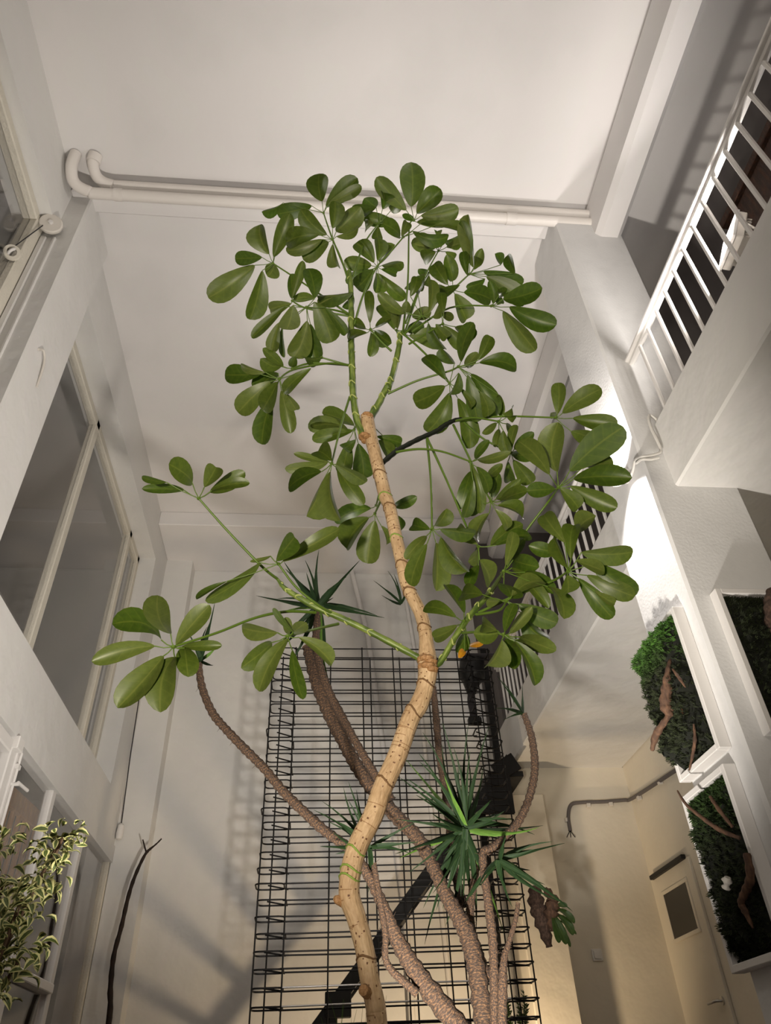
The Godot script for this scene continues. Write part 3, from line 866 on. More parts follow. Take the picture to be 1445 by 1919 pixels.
func frames() -> void:
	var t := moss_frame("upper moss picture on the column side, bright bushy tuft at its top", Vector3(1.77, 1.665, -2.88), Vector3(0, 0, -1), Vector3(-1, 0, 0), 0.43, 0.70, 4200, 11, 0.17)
	wood_piece(t, "driftwood", [Vector3(1.66, 2.12, -2.95), Vector3(1.63, 2.06, -2.95), Vector3(1.62, 1.99, -2.99), Vector3(1.61, 1.92, -3.03), Vector3(1.62, 1.87, -3.03)], [0.006, 0.012, 0.026, 0.028, 0.014], M.drift)
	wood_piece(t, "driftwood", [Vector3(1.63, 1.90, -3.02), Vector3(1.60, 1.86, -3.05), Vector3(1.57, 1.82, -3.12), Vector3(1.56, 1.77, -3.18)], [0.010, 0.014, 0.018, 0.008], M.drift)
	wood_piece(t, "twig", [Vector3(1.65, 2.06, -2.94), Vector3(1.65, 2.0, -2.91), Vector3(1.66, 1.95, -2.90)], [0.005, 0.008, 0.003], M.drift)
	wood_piece(t, "twig", [Vector3(1.66, 1.79, -2.93), Vector3(1.655, 1.73, -2.95), Vector3(1.65, 1.68, -3.0), Vector3(1.64, 1.63, -3.05)], [0.004, 0.008, 0.007, 0.004], M.drift)
	wood_piece(t, "twig", [Vector3(1.65, 1.89, -2.97), Vector3(1.65, 1.85, -2.97), Vector3(1.66, 1.80, -2.97)], [0.006, 0.009, 0.003], M.drift)
	t = moss_frame("lower moss picture on the column side, with a long bent pale stick", Vector3(1.77, 0.905, -2.90), Vector3(0, 0, -1), Vector3(-1, 0, 0), 0.44, 0.70, 3200, 23, 0.05)
	wood_piece(t, "stick", [Vector3(1.60, 1.57, -3.13), Vector3(1.60, 1.50, -3.09), Vector3(1.62, 1.435, -3.04), Vector3(1.66, 1.365, -2.99), Vector3(1.70, 1.315, -2.93)], [0.003, 0.007, 0.008, 0.010, 0.007], M.drift, 0.12)
	wood_piece(t, "stick", [Vector3(1.67, 1.50, -3.0), Vector3(1.67, 1.43, -2.96), Vector3(1.69, 1.36, -2.94)], [0.007, 0.009, 0.006], M.drift, 0.12)
	wood_piece(t, "stick", [Vector3(1.69, 1.25, -2.90), Vector3(1.68, 1.17, -2.91), Vector3(1.67, 1.13, -2.96), Vector3(1.66, 1.10, -3.0), Vector3(1.665, 1.07, -3.0), Vector3(1.67, 1.01, -2.99)], [0.014, 0.017, 0.016, 0.013, 0.013, 0.004], M.drift, 0.12)
	wood_piece(t, "lichen", [Vector3(1.665, 1.20, -3.05), Vector3(1.66, 1.165, -3.08)], [0.018, 0.014], M.lamp_metal, 0.4)
	t = moss_frame("moss picture on the column front with a slab of bark", Vector3(1.865, 1.675, -2.79), Vector3(1, 0, 0), Vector3(0, 0, 1), 0.40, 0.70, 2600, 37, 0.0)
	wood_piece(t, "bark", [Vector3(2.15, 2.36, -2.73), Vector3(2.12, 2.27, -2.715), Vector3(2.10, 2.17, -2.715), Vector3(2.12, 2.06, -2.73)], [0.03, 0.055, 0.06, 0.03], M.bark_plate, 0.1)

# ---------- wire cage ----------
func loop_points(x0: float, x1: float, y: float, z0: float, z1: float, r: float) -> PackedVector3Array:
	var o := PackedVector3Array()
	for c in [[x1 - r, z0 - r, 0.0], [x1 - r, z1 + r, 1.0], [x0 + r, z1 + r, 2.0], [x0 + r, z0 - r, 3.0]]:
		for k in 4:
			var a: float = PI / 2 - (c[2] + k / 3.0) * PI / 2
			o.append(Vector3(c[0] + cos(a) * r, y, c[1] + sin(a) * r))
	o.append(o[0])
	return o

func cage() -> void:
	var t := thing("wire_cage", "tall black wire cage of welded rods standing behind the tree", "wire cage", Vector3(0.57, 0, -5.6))
	var near := -5.50
	var far := -5.68
	var r := 0.0057
	for k in 33:
		var y := 3.57 - k * 0.1005
		var j := rng.randf_range(-0.012, 0.012)
		for s in [[-0.36, -0.165, 0.0], [1.30, 1.485, 1.0]]:
			var st := begin()
			add_tube(st, loop_points(s[0] + j, s[1] + j, y, near, far, 0.035), [r], 6)
			var x: float = lerpf(s[0], s[1], 0.62 if s[2] == 0.0 else 0.35)
			add_tube(st, PackedVector3Array([Vector3(x - 0.05, y + 0.012, far + 0.07), Vector3(x + 0.05, y + 0.004, far + 0.015), Vector3(s[1] + 0.015, y - 0.002, far + 0.005)]), [r], 6)
			obj("stirrup", done(st), M.wire, t)
		for z in [near - 0.012, far + 0.012]:
			var bare: bool = (k == 24 or k == 25) and z > -5.6
			obj("rod", tube(PackedVector3Array([Vector3(-0.18, y + rng.randf_range(-0.004, 0.004), z), Vector3(0.6, y + rng.randf_range(-0.006, 0.006), z), Vector3(1.33, y + rng.randf_range(-0.004, 0.004), z)]), [r], 6), M.bare_wire if bare else M.wire, t)
	for x in [-0.352, -0.165, 0.126, 0.39, 0.65, 0.93, 1.20, 1.31, 1.475]:
		obj("upright", tube(PackedVector3Array([Vector3(x, 0, near - 0.006), Vector3(x + 0.004, 1.8, near - 0.004), Vector3(x, 3.58, near - 0.006)]), [r], 6), M.wire, t)
	for x in [-0.275, 0.47, 0.725, 1.06, 1.40]:
		obj("upright", tube(PackedVector3Array([Vector3(x, 0, far + 0.006), Vector3(x, 3.58, far + 0.006)]), [r], 6), M.wire, t)
	# clamp lamp, unlit, on the cage's top right corner
	var l := thing("clamp_lamp", "unlit black clamp lamp hanging at the cage's top right corner", "lamp", Vector3(1.36, 3.2, -5.78))
	obj("head", lathe(Vector3(1.39, 3.60, -5.76), Vector3(-0.15, -0.95, 0.1).normalized(), [[0, 0.02], [0.02, 0.11], [0.17, 0.115], [0.22, 0.08], [0.30, 0.05], [0.34, 0.035], [0.34, 0]], 18), M.black_plastic, l)
	obj("hood", box(1.30, 1.62, 3.60, 3.625, -5.84, -5.66, 0.008), M.grey_cloth, l)
	obj("stem", tube(curve([Vector3(1.345, 3.30, -5.73), Vector3(1.325, 3.2, -5.72), Vector3(1.33, 3.1, -5.71), Vector3(1.325, 3.03, -5.70)], 5), [0.03, 0.03, 0.03, 0.03, 0.03, 0.03, 0.03, 0.03, 0.03, 0.03, 0.03, 0.03, 0.03, 0.03, 0.03, 0.03], 10), M.grey_cloth, l)
	obj("clamp", box(1.275, 1.385, 2.975, 3.03, -5.72, -5.655, 0.006), M.black_plastic, l)

# ---------- steel stair ----------
func stair() -> void:
	var t := thing("stair", "black steel stair climbing to the gallery behind the wire cage", "stair", Vector3(0.4, 0, -6.75))
	var a := Vector3(-0.80, 0.0, 0)
	var b := Vector3(1.62, 2.76, 0)
	for z in [-6.36, -7.12]:
		var st := begin()
		add_bar(st, a + Vector3(0, 0, z), b + Vector3(0, 0, z), 0.035, 0.10, 0.004)
		add_bar(st, b + Vector3(0, 0.05, z), b + Vector3(0.20, 0.16, z), 0.035, 0.16, 0.004)
		obj("stringer", done(st), M.black_steel, t)
	for k in 13:
		var f := (k + 1) / 14.0
		var p := a.lerp(b, f)
		obj("tread", box(p.x - 0.05, p.x + 0.06, p.y - 0.012, p.y + 0.012, -7.10, -6.38, 0.004), M.black_steel, t)
	obj("landing_plate", box(1.55, 1.87, 2.78, 2.83, -7.12, -6.36, 0.004), M.black_steel, t)
	var g := begin()
	for z in [-6.345, -6.375]:
		g.set_smooth_group(-1)
		for p in [Vector3(1.32, 2.46, z), Vector3(1.74, 2.98, z), Vector3(1.74, 2.46, z)]: g.add_vertex(p)
	obj("gusset", done(g), M.black_steel, t)
	obj("newel", box(1.625, 1.685, 2.70, 4.05, -6.40, -6.34, 0.005), M.black_steel, t)
	obj("support", box(1.56, 1.63, 0.0, 2.72, -7.05, -6.98, 0.005), M.black_steel, t)
	obj("support", box(0.16, 0.22, 0.0, 1.1, -6.40, -6.34, 0.005), M.black_steel, t)
	obj("bracket", box(0.13, 0.32, 1.06, 1.22, -6.42, -6.33, 0.005), M.black_steel, t)

# ---------- plants ----------
func pot(called: String, label: String, c: Vector3, r: float, h: float, m: Material) -> void:
	var t := thing(called, label, "plant pot", c)
	obj("pot_wall", lathe(c, Vector3.UP, [[0, 0], [0, r * 0.75], [h * 0.85, r * 0.97], [h * 0.86, r * 1.06], [h, r * 1.06], [h, r * 0.94], [h * 0.88, r * 0.9]], 28), m, t)
	obj("soil", lathe(c + Vector3(0, h * 0.88, 0), Vector3.UP, [[0, r * 0.92], [0.01, 0]], 24), M.soil, t)

func scar_ring(t: Node3D, a: Vector3, d: Vector3, r: float, m: Material, from: float, to: float) -> void:
	var x := d.cross(Vector3(0.1, 0.2, 1)).normalized()
	var y := d.cross(x)
	var p := PackedVector3Array()
	for k in 13:
		var g := lerpf(from, to, k / 12.0)
		p.append(a + (x * cos(g) + y * sin(g)) * r + d * 0.006 * sin(g * 2.0))
	obj("leaf_scar", tube(p, [0.0012, 0.0022, 0.0022, 0.0025, 0.0025, 0.0025, 0.0025, 0.0025, 0.0025, 0.0025, 0.0022, 0.0022, 0.0012], 5), m, t)

func green_branch(t: Node3D, a: Array) -> void:
	var br := stem_part(t, "branch", a, M.green_stem, 10, 0.07, 4)
	var line := curve(pts(a), 4)
	for i in range(2, line.size() - 1, 3):
		var f := float(i) / 4.0
		var k := mini(int(f), a.size() - 2)
		var rr: float = lerpf(a[k][3], a[k + 1][3], f - k) / 1000.0
		var g := rng.randf_range(0, TAU)
		scar_ring(br, line[i], (line[i + 1] - line[i]).normalized(), rr * 1.04, M.scar_pale, g, g + 4.2)

func umbrella_tree() -> void:
	pot("plant_pot", "clay pot of the umbrella tree", Vector3(0.165, 0, -1.735), 0.24, 0.40, M.clay)
	var T := thing("umbrella_tree", "tall umbrella tree with a crooked tan trunk and glossy fans of leaves", "tree", Vector3(0.165, 0.35, -1.735))
	var trunk := [[138, 648, -1720, 20.1], [134, 690, -1715, 19.9], [122, 739, -1707, 19.7], [113, 788, -1699, 19.5], [97, 841, -1691, 20.4], [83, 878, -1685, 22.3], [83, 909, -1680, 22.0], [85, 922, -1678, 22.6], [91, 948, -1675, 22.3], [106, 985, -1669, 22.6], [135, 1035, -1662, 23.0], [158, 1093, -1655, 22.8], [194, 1164, -1646, 22.8], [228, 1248, -1636, 22.2], [250, 1281, -1632, 23.1], [268, 1324, -1627, 21.5], [277, 1365, -1623, 24.4], [278, 1398, -1619, 23.3], [278, 1443, -1615, 18.2], [277, 1469, -1613, 17.7], [268, 1523, -1608, 17.3], [238, 1601, -1602, 17.7], [225, 1683, -1595, 18.1], [212, 1767, -1589, 17.8], [199, 1858, -1582, 18.2], [188, 1895, -1580, 19.2], [177, 1961, -1575, 19.5], [161, 2059, -1569, 19.2], [148, 2140, -1564, 20.5], [141, 2204, -1560, 20.8]]
	trunk.push_front([165, 350, -1735, 30.0])
	var tr := stem_part(T, "trunk", trunk, M.trunk, 18, 0.0, 6)
	var line := curve(pts(trunk), 6)
	for s in [[22, 0], [44, 1], [50, 1], [57, 1], [73, 0], [86, 0], [97, 0], [122, 0], [131, 0], [137, 0], [143, 1], [150, 0], [156, 1], [163, 0]]:
		var i: int = mini(s[0], line.size() - 2)
		var f := float(i) / 6.0
		var k := mini(int(f), trunk.size() - 2)
		var rr: float = lerpf(trunk[k][3], trunk[k + 1][3], f - k) / 1000.0
		scar_ring(tr, line[i], (line[i + 1] - line[i]).normalized(), rr * 1.0, M.scar if s[1] == 1 else M.scar_brown, 0.0, TAU)
	obj("cut_knob", lathe(Vector3(0.0660, 0.8700, -1.6860), Vector3(-0.8, 0.3, 0.5).normalized(), [[-0.01, 0.010], [0.012, 0.009], [0.018, 0.005], [0.019, 0]], 10), M.callus, tr)
	obj("cut_knob", lathe(Vector3(0.1130, 0.7120, -1.6910), Vector3(-0.4, 0.1, 0.9).normalized(), [[-0.01, 0.012], [0.012, 0.010], [0.016, 0.005], [0.017, 0]], 10), M.callus, tr)
	green_branch(T, [[133, 2114, -1565, 10.6], [110, 2185, -1561, 10.8], [99, 2277, -1550, 11.0], [96, 2358, -1540, 10.8], [94, 2455, -1528, 10.6], [92, 2550, -1517, 10.8], [93, 2660, -1505, 10.1], [91, 2814, -1489, 9.5], [86, 2885, -1482, 7.7]])
	green_branch(T, [[152, 2204, -1560, 12.5], [184, 2271, -1552, 10.6], [210, 2338, -1543, 9.5], [210, 2320, -1546, 9.9], [235, 2418, -1534, 9.7], [256, 2531, -1521, 9.0], [259, 2572, -1516, 8.2]])
	stem_part(T, "branch", [[185, 2021, -1571, 7.9], [218, 2057, -1569, 8.0], [243, 2080, -1568, 7.7], [296, 2118, -1566, 7.8], [353, 2153, -1564, 7.5], [387, 2183, -1562, 7.5], [421, 2205, -1561, 6.7], [465, 2217, -1560, 5.1]], M.dark_stem, 10, 0.12, 4)
	green_branch(T, [[273, 1390, -1620, 8.0], [224, 1419, -1617, 8.7], [136, 1469, -1613, 8.1], [59, 1508, -1609, 8.5], [1, 1534, -1607, 8.2], [-48, 1564, -1604, 7.9], [-83, 1588, -1602, 6.2], [-105, 1617, -1600, 3.5]])
	green_branch(T, [[283, 1376, -1621, 7.3], [309, 1388, -1620, 8.0], [344, 1442, -1615, 7.8], [379, 1494, -1611, 8.3], [411, 1533, -1607, 8.0], [460, 1589, -1603, 7.8], [504, 1651, -1598, 5.1]])
	for c in [[Vector3(0.2770, 1.3870, -1.6150), 0.0270], [Vector3(0.2780, 1.3680, -1.6170), 0.0270], [Vector3(0.1420, 2.1970, -1.5550), 0.0210], [Vector3(0.1330, 2.1120, -1.5600), 0.0210]]:
		var o: Vector3 = c[0]
		var st := begin()
		for k in 9:
			var d := Vector3(sin(k * 2.4), sin(k * 1.3) * 0.7, cos(k * 2.4)).normalized()
			add_lathe(st, o + d * float(c[1]) * 0.55 - Vector3(0, float(c[1]) * 0.3, 0), Vector3.UP, [[0, 0], [float(c[1]) * 0.1, float(c[1]) * 0.38], [float(c[1]) * 0.4, float(c[1]) * 0.5], [float(c[1]) * 0.65, float(c[1]) * 0.3], [float(c[1]) * 0.7, 0]], 8)
		obj("callus", done(st), M.callus, T)
	cluster(T, [[-13, 3318, -1500], [22, 3126, -1493], [86, 2842, -1486]], [
		[-20, 3346, -1467, -34, 3384, -1374, -54, 75, -39, 97, 8],
		[-4, 3337, -1482, 120, 3412, -1396, -29, 89, -35, 74, 7],
		[9, 3348, -1471, 136, 3387, -1415, -11, 91, -39, 44, 6],
		[-61, 3342, -1486, -198, 3324, -1520, -7, 96, -26, 64, 12],
		[-177, 3364, -1493, -265, 3387, -1548, 57, 28, -77, 51, 7],
		[-1, 3343, -1488, 85, 3413, -1479, -57, 74, -35, 24, 16]])
	cluster(T, [[24, 3054, -1460], [56, 2953, -1474], [84, 2828, -1488]], [
		[23, 3079, -1430, 29, 3112, -1341, 44, 83, -35, 62, 4],
		[2, 3065, -1449, -96, 3125, -1389, -17, 56, -81, 68, 9],
		[-27, 3064, -1450, -148, 3013, -1460, -37, 92, -17, 72, 15],
		[-15, 3055, -1463, -148, 3025, -1500, -1, 79, -61, 46, 12],
		[9, 3056, -1472, -85, 3054, -1552, 22, 93, -28, 64, 18],
		[26, 3034, -1466, 45, 2928, -1493, -23, 21, -95, 49, 15],
		[37, 3081, -1443, 127, 3178, -1390, 5, 45, -89, 84, 12],
		[38, 3053, -1446, 116, 3023, -1387, 65, 31, -70, 41, 12]])
	cluster(T, [[-191, 2936, -1500], [-30, 2776, -1503], [88, 2653, -1506]], [
		[-205, 2954, -1475, -238, 2989, -1382, -58, 67, -46, 86, 13],
		[-189, 2953, -1484, -134, 3068, -1373, 4, 68, -73, 61, 15],
		[-185, 2967, -1487, -141, 3101, -1442, -25, 38, -89, 40, 10],
		[-231, 2947, -1485, -323, 2906, -1471, -42, 80, -42, 47, 3],
		[-257, 2933, -1510, -422, 2843, -1598, -14, 81, -57, 87, 13],
		[-230, 2919, -1521, -271, 2788, -1643, 34, 58, -74, 80, 9],
		[-187, 2944, -1507, -214, 2959, -1572, 48, 88, 1, 57, 9]])
	cluster(T, [[-113, 2739, -1520], [-59, 2688, -1513], [88, 2646, -1506]], [
		[-113, 2754, -1514, -81, 2876, -1445, 15, 46, -88, 35, 5],
		[-113, 2753, -1520, -123, 2861, -1491, 63, 26, -73, 48, 7],
		[-116, 2726, -1522, -187, 2675, -1516, -47, 58, -66, 48, 8],
		[-36, 2751, -1514, -113, 2795, -1554, 57, 80, -20, 32, 12]])
	cluster(T, [[-59, 2591, -1440], [30, 2631, -1473], [93, 2653, -1506]], [
		[-32, 2605, -1413, -55, 2633, -1322, 44, 88, -16, 65, 15],
		[-129, 2596, -1445, -237, 2525, -1525, -35, 88, -32, 36, 4],
		[-103, 2590, -1434, -119, 2484, -1454, 11, 17, -98, 64, 4],
		[-33, 2604, -1427, 27, 2503, -1510, 2, 64, -77, 77, 3],
		[-55, 2552, -1465, -96, 2436, -1527, -3, 48, -88, 70, 8],
		[-45, 2553, -1478, -21, 2483, -1577, -23, 77, -59, 69, 7],
		[-148, 2548, -1475, -165, 2439, -1504, -36, 29, -89, 43, 4],
		[-136, 2553, -1494, -131, 2519, -1595, -59, 76, -28, 24, 4],
		[1, 2582, -1430, 72, 2474, -1454, 47, 47, -75, 32, 7]])
	cluster(T, [[94, 2730, -1470], [93, 2732, -1498]], [
		[98, 2726, -1463, -26, 2680, -1455, -9, 9, -99, 66, 11],
		[47, 2718, -1475, -19, 2658, -1474, -42, 44, -80, 38, 3],
		[101, 2728, -1483, 63, 2745, -1540, 76, 56, -34, 33, 7]])
	cluster(T, [[201, 3052, -1560], [149, 2864, -1535], [106, 2614, -1510]], [
		[199, 3061, -1541, 194, 3083, -1461, 59, 79, -17, 60, 11],
		[209, 3071, -1556, 272, 3174, -1536, -71, 53, -46, 55, 16],
		[218, 3062, -1562, 306, 3120, -1577, -19, 4, -98, 57, 6],
		[214, 3035, -1561, 268, 2973, -1539, 76, 53, -39, 30, 7],
		[204, 3030, -1577, 309, 2946, -1629, 27, 73, -63, 50, 18],
		[196, 3041, -1581, 199, 3024, -1660, 79, 61, -11, 80, 8],
		[184, 3037, -1564, 119, 2943, -1589, -41, 49, -77, 63, 6],
		[177, 3062, -1565, 72, 3123, -1587, 45, 51, -73, 57, 13],
		[186, 3054, -1547, 111, 3064, -1475, 15, 99, 2, 68, 17],
		[172, 3051, -1577, 83, 3064, -1649, 20, 98, -8, 48, 15]])
	cluster(T, [[342, 3229, -1460], [324, 3205, -1478], [301, 2865, -1497], [269, 2579, -1515]], [
		[330, 3271, -1426, 325, 3404, -1314, 8, 65, -76, 94, 7],
		[311, 3261, -1437, 190, 3364, -1364, 20, 71, -67, 66, 4],
		[352, 3244, -1439, 439, 3284, -1355, -8, 93, -35, 79, 16],
		[369, 3241, -1445, 515, 3249, -1411, 12, 73, -68, 73, 3],
		[354, 3225, -1464, 498, 3233, -1450, 1, 83, -56, 48, 17],
		[343, 3239, -1463, 302, 3305, -1479, 74, 33, -58, 24, 7]])
	cluster(T, [[208, 3263, -1500], [145, 3092, -1493], [100, 2857, -1485]], [
		[196, 3321, -1464, 150, 3396, -1468, 43, 22, -87, 57, 9],
		[220, 3298, -1459, 218, 3305, -1394, 64, 76, -7, 73, 17],
		[255, 3308, -1468, 307, 3389, -1460, -59, 44, -68, 61, 11],
		[195, 3304, -1456, 102, 3237, -1455, -56, 77, -29, 61, 3],
		[281, 3261, -1495, 144, 3296, -1493, 19, 79, -58, 53, 14],
		[188, 3255, -1497, 153, 3190, -1487, -88, 46, -15, 45, 15],
		[205, 3247, -1503, 203, 3167, -1512, 1, 10, -99, 42, 6]])
	cluster(T, [[286, 3032, -1420], [238, 2965, -1443], [186, 2895, -1466], [133, 2741, -1488], [103, 2604, -1511]], [
		[274, 3038, -1427, 211, 3126, -1424, 81, 58, 6, 66, 17],
		[277, 3026, -1414, 291, 3019, -1353, 54, 84, -3, 36, 11],
		[318, 3042, -1401, 447, 2997, -1387, 25, 44, -86, 55, 18],
		[350, 3075, -1387, 485, 3105, -1401, -24, 79, -57, 22, 18],
		[394, 3059, -1386, 536, 3031, -1398, 21, 92, 34, 55, 5]])
	cluster(T, [[439, 3120, -1520], [362, 2902, -1518], [276, 2580, -1515]], [
		[429, 3138, -1516, 338, 3196, -1538, 55, 82, -15, 54, 6],
		[424, 3143, -1513, 365, 3224, -1510, 47, 37, -80, 55, 14],
		[434, 3147, -1486, 422, 3121, -1439, 9, 86, 51, 30, 18],
		[459, 3139, -1491, 515, 3115, -1444, 67, 15, -73, 72, 16],
		[468, 3122, -1504, 512, 3093, -1464, 60, 80, -9, 36, 8],
		[465, 3109, -1515, 493, 3045, -1505, 73, 22, -64, 30, 11],
		[427, 3110, -1518, 372, 3042, -1516, -58, 44, -68, 53, 8]])
	cluster(T, [[400, 3006, -1540], [345, 2858, -1525], [281, 2628, -1510]], [
		[396, 3019, -1542, 362, 3070, -1573, 57, -12, -81, 34, 18],
		[388, 2995, -1540, 361, 2944, -1527, -69, 18, -70, 22, 3],
		[394, 2985, -1545, 371, 2908, -1539, 10, -11, -99, 33, 17],
		[346, 2983, -1553, 309, 2898, -1554, -1, 2, -100, 42, 5],
		[377, 2985, -1546, 350, 2891, -1553, -22, 13, -97, 35, 3]])
	cluster(T, [[451, 2768, -1460], [402, 2738, -1488], [276, 2576, -1516]], [
		[452, 2800, -1446, 436, 2922, -1417, 52, 26, -82, 51, 18],
		[432, 2774, -1445, 373, 2785, -1373, -20, 93, -31, 52, 16],
		[440, 2760, -1456, 386, 2714, -1435, -68, 62, -40, 39, 11],
		[489, 2750, -1457, 572, 2678, -1431, 67, 74, -10, 64, 6],
		[457, 2750, -1464, 492, 2640, -1492, 75, 38, -55, 68, 3],
		[474, 2772, -1443, 403, 2708, -1444, -57, 64, -52, 32, 7]])
	cluster(T, [[516, 2841, -1440], [461, 2817, -1492]], [
		[531, 2858, -1424, 507, 3007, -1304, -52, 49, -70, 76, 2],
		[517, 2884, -1402, 479, 2981, -1315, 52, 68, -52, 42, 10],
		[507, 2829, -1438, 479, 2842, -1354, 15, 98, -11, 33, 9],
		[529, 2844, -1424, 525, 2835, -1366, 81, 56, 15, 36, 18],
		[535, 2868, -1427, 571, 2963, -1407, -6, 23, -97, 37, 13],
		[566, 2847, -1430, 712, 2813, -1443, 19, 94, -28, 50, 4],
		[577, 2831, -1440, 719, 2747, -1488, 33, 82, -47, 65, 4],
		[574, 2832, -1451, 515, 2851, -1500, 66, 42, -63, 38, 7],
		[630, 2870, -1414, 618, 2944, -1415, 91, 15, -38, 37, 5],
		[677, 2828, -1420, 636, 2835, -1354, -50, 77, -40, 43, 6]])
	cluster(T, [[555, 2593, -1400], [429, 2653, -1457], [301, 2587, -1515]], [
		[615, 2587, -1396, 771, 2529, -1415, 20, 75, -63, 70, 8],
		[595, 2580, -1408, 709, 2479, -1488, -16, 50, -85, 78, 4],
		[595, 2612, -1384, 731, 2654, -1361, -15, 81, -57, 67, 4],
		[564, 2606, -1399, 559, 2710, -1378, 45, 20, -87, 31, 12],
		[582, 2628, -1380, 622, 2688, -1393, -73, 37, -57, 27, 14],
		[590, 2607, -1398, 591, 2678, -1413, 25, -21, -95, 25, 14]])
	cluster(T, [[157, 2569, -1500], [192, 2524, -1513], [227, 2490, -1525]], [
		[154, 2578, -1481, 143, 2616, -1381, 6, 93, -35, 30, 17],
		[174, 2582, -1500, 237, 2652, -1504, -68, 59, -45, 26, 11],
		[160, 2568, -1513, 161, 2551, -1601, 51, 85, -16, 42, 16],
		[172, 2573, -1507, 235, 2580, -1562, -52, 69, -50, 53, 6],
		[141, 2578, -1505, 95, 2629, -1524, 72, 69, 8, 42, 4],
		[145, 2552, -1502, 80, 2490, -1488, -70, 67, -25, 35, 13]])
	cluster(T, [[253, 2640, -1550], [258, 2538, -1520]], [
		[245, 2635, -1544, 188, 2660, -1464, 32, 95, -7, 66, 14],
		[257, 2636, -1541, 256, 2649, -1464, -60, 79, -14, 51, 7],
		[297, 2617, -1554, 396, 2560, -1532, 53, 80, -27, 72, 14],
		[284, 2646, -1552, 353, 2701, -1559, -24, 20, -95, 47, 10]])
	cluster(T, [[322, 2559, -1430], [271, 2569, -1517]], [
		[267, 2577, -1435, 179, 2679, -1430, 52, 48, -70, 41, 13],
		[267, 2579, -1431, 278, 2645, -1432, -4, -1, -100, 30, 12],
		[293, 2563, -1440, 356, 2623, -1439, -20, 22, -96, 44, 13],
		[344, 2558, -1416, 342, 2596, -1315, 64, 72, -26, 41, 10],
		[282, 2604, -1387, 296, 2614, -1319, 26, 95, -19, 35, 18],
		[310, 2623, -1393, 337, 2722, -1383, -62, 24, -75, 41, 10],
		[358, 2547, -1425, 377, 2531, -1374, 93, 22, -29, 46, 6],
		[344, 2533, -1437, 391, 2423, -1455, -30, 3, -95, 56, 5]])
	cluster(T, [[381, 2481, -1400], [288, 2527, -1521]], [
		[381, 2499, -1372, 364, 2502, -1298, 22, 98, 0, 31, 14],
		[377, 2514, -1384, 426, 2539, -1418, -61, 71, -35, 26, 3],
		[357, 2473, -1398, 387, 2398, -1390, 64, 17, -75, 35, 7],
		[380, 2471, -1398, 445, 2376, -1410, 23, 28, -93, 47, 3],
		[424, 2480, -1408, 490, 2488, -1466, 22, 90, 38, 66, 4]])
	cluster(T, [[-96, 2348, -1500], [-36, 2398, -1516], [89, 2417, -1533]], [
		[-125, 2362, -1505, -196, 2457, -1511, 55, 37, -75, 32, 9],
		[-131, 2363, -1506, -203, 2433, -1534, 43, 9, -90, 47, 9],
		[-97, 2358, -1503, -89, 2422, -1511, -45, -6, -89, 27, 17]])
	cluster(T, [[-127, 2214, -1430], [-90, 2299, -1464], [13, 2378, -1498], [89, 2417, -1533]], [
		[-182, 2220, -1421, -281, 2185, -1400, -37, 88, -31, 57, 11],
		[-169, 2224, -1416, -236, 2208, -1378, -52, 18, -83, 28, 13],
		[-132, 2235, -1426, -205, 2241, -1505, -5, 99, 12, 55, 11],
		[-153, 2204, -1433, -242, 2112, -1477, -29, 62, -72, 60, 15],
		[-132, 2199, -1430, -170, 2097, -1450, -72, 37, -58, 57, 3],
		[-147, 2170, -1467, -173, 2060, -1552, -52, 60, -61, 59, 7],
		[-121, 2192, -1456, -91, 2121, -1562, 0, 83, -56, 45, 7],
		[-113, 2177, -1447, -73, 2094, -1441, -2, -8, -100, 32, 5],
		[-35, 2228, -1397, -110, 2140, -1419, -45, 56, -69, 34, 17]])
	cluster(T, [[-5, 2434, -1520], [89, 2414, -1533]], [
		[-6, 2427, -1514, -58, 2387, -1488, -39, -11, -92, 50, 10]])
	cluster(T, [[111, 2312, -1720], [117, 2194, -1561]], [
		[111, 2328, -1717, 1, 2398, -1731, 53, 85, 5, 68, 8],
		[89, 2316, -1724, -45, 2339, -1747, 15, 98, 9, 78, 14],
		[107, 2309, -1723, -30, 2292, -1756, -4, 94, -33, 47, 11],
		[116, 2279, -1736, 74, 2223, -1723, -26, -1, -96, 40, 18],
		[94, 2280, -1738, 70, 2164, -1779, 10, 31, -95, 52, 13],
		[125, 2268, -1742, 141, 2139, -1773, 9, 24, -97, 69, 9]])
	cluster(T, [[31, 1915, -1470], [59, 2115, -1510], [87, 2282, -1550]], [
		[22, 1925, -1473, -100, 1946, -1530, 45, 37, -81, 35, 16],
		[22, 1926, -1475, -77, 1987, -1510, 58, 66, -47, 20, 10],
		[3, 1892, -1480, -84, 1826, -1477, -60, 79, -8, 64, 9],
		[12, 1891, -1505, -36, 1848, -1622, 79, 39, -47, 84, 6],
		[28, 1898, -1484, 59, 1791, -1567, -71, 29, -64, 75, 11],
		[47, 1911, -1481, 125, 1856, -1574, -22, 75, -63, 42, 15],
		[41, 1907, -1464, 121, 1831, -1452, 3, -12, -99, 45, 3],
		[30, 1914, -1458, -7, 1897, -1404, -46, 89, -3, 54, 5]])
	cluster(T, [[181, 2029, -1780], [178, 1937, -1577]], [
		[165, 2027, -1792, 51, 2021, -1861, 20, 89, -41, 52, 14]])
	cluster(T, [[170, 1946, -1720], [179, 1890, -1580]], [
		[152, 1932, -1723, 83, 1835, -1753, -60, 59, -53, 82, 9],
		[170, 1927, -1730, 150, 1813, -1798, -5, 52, -85, 70, 3],
		[189, 1911, -1735, 202, 1837, -1733, 80, 12, -59, 30, 17]])
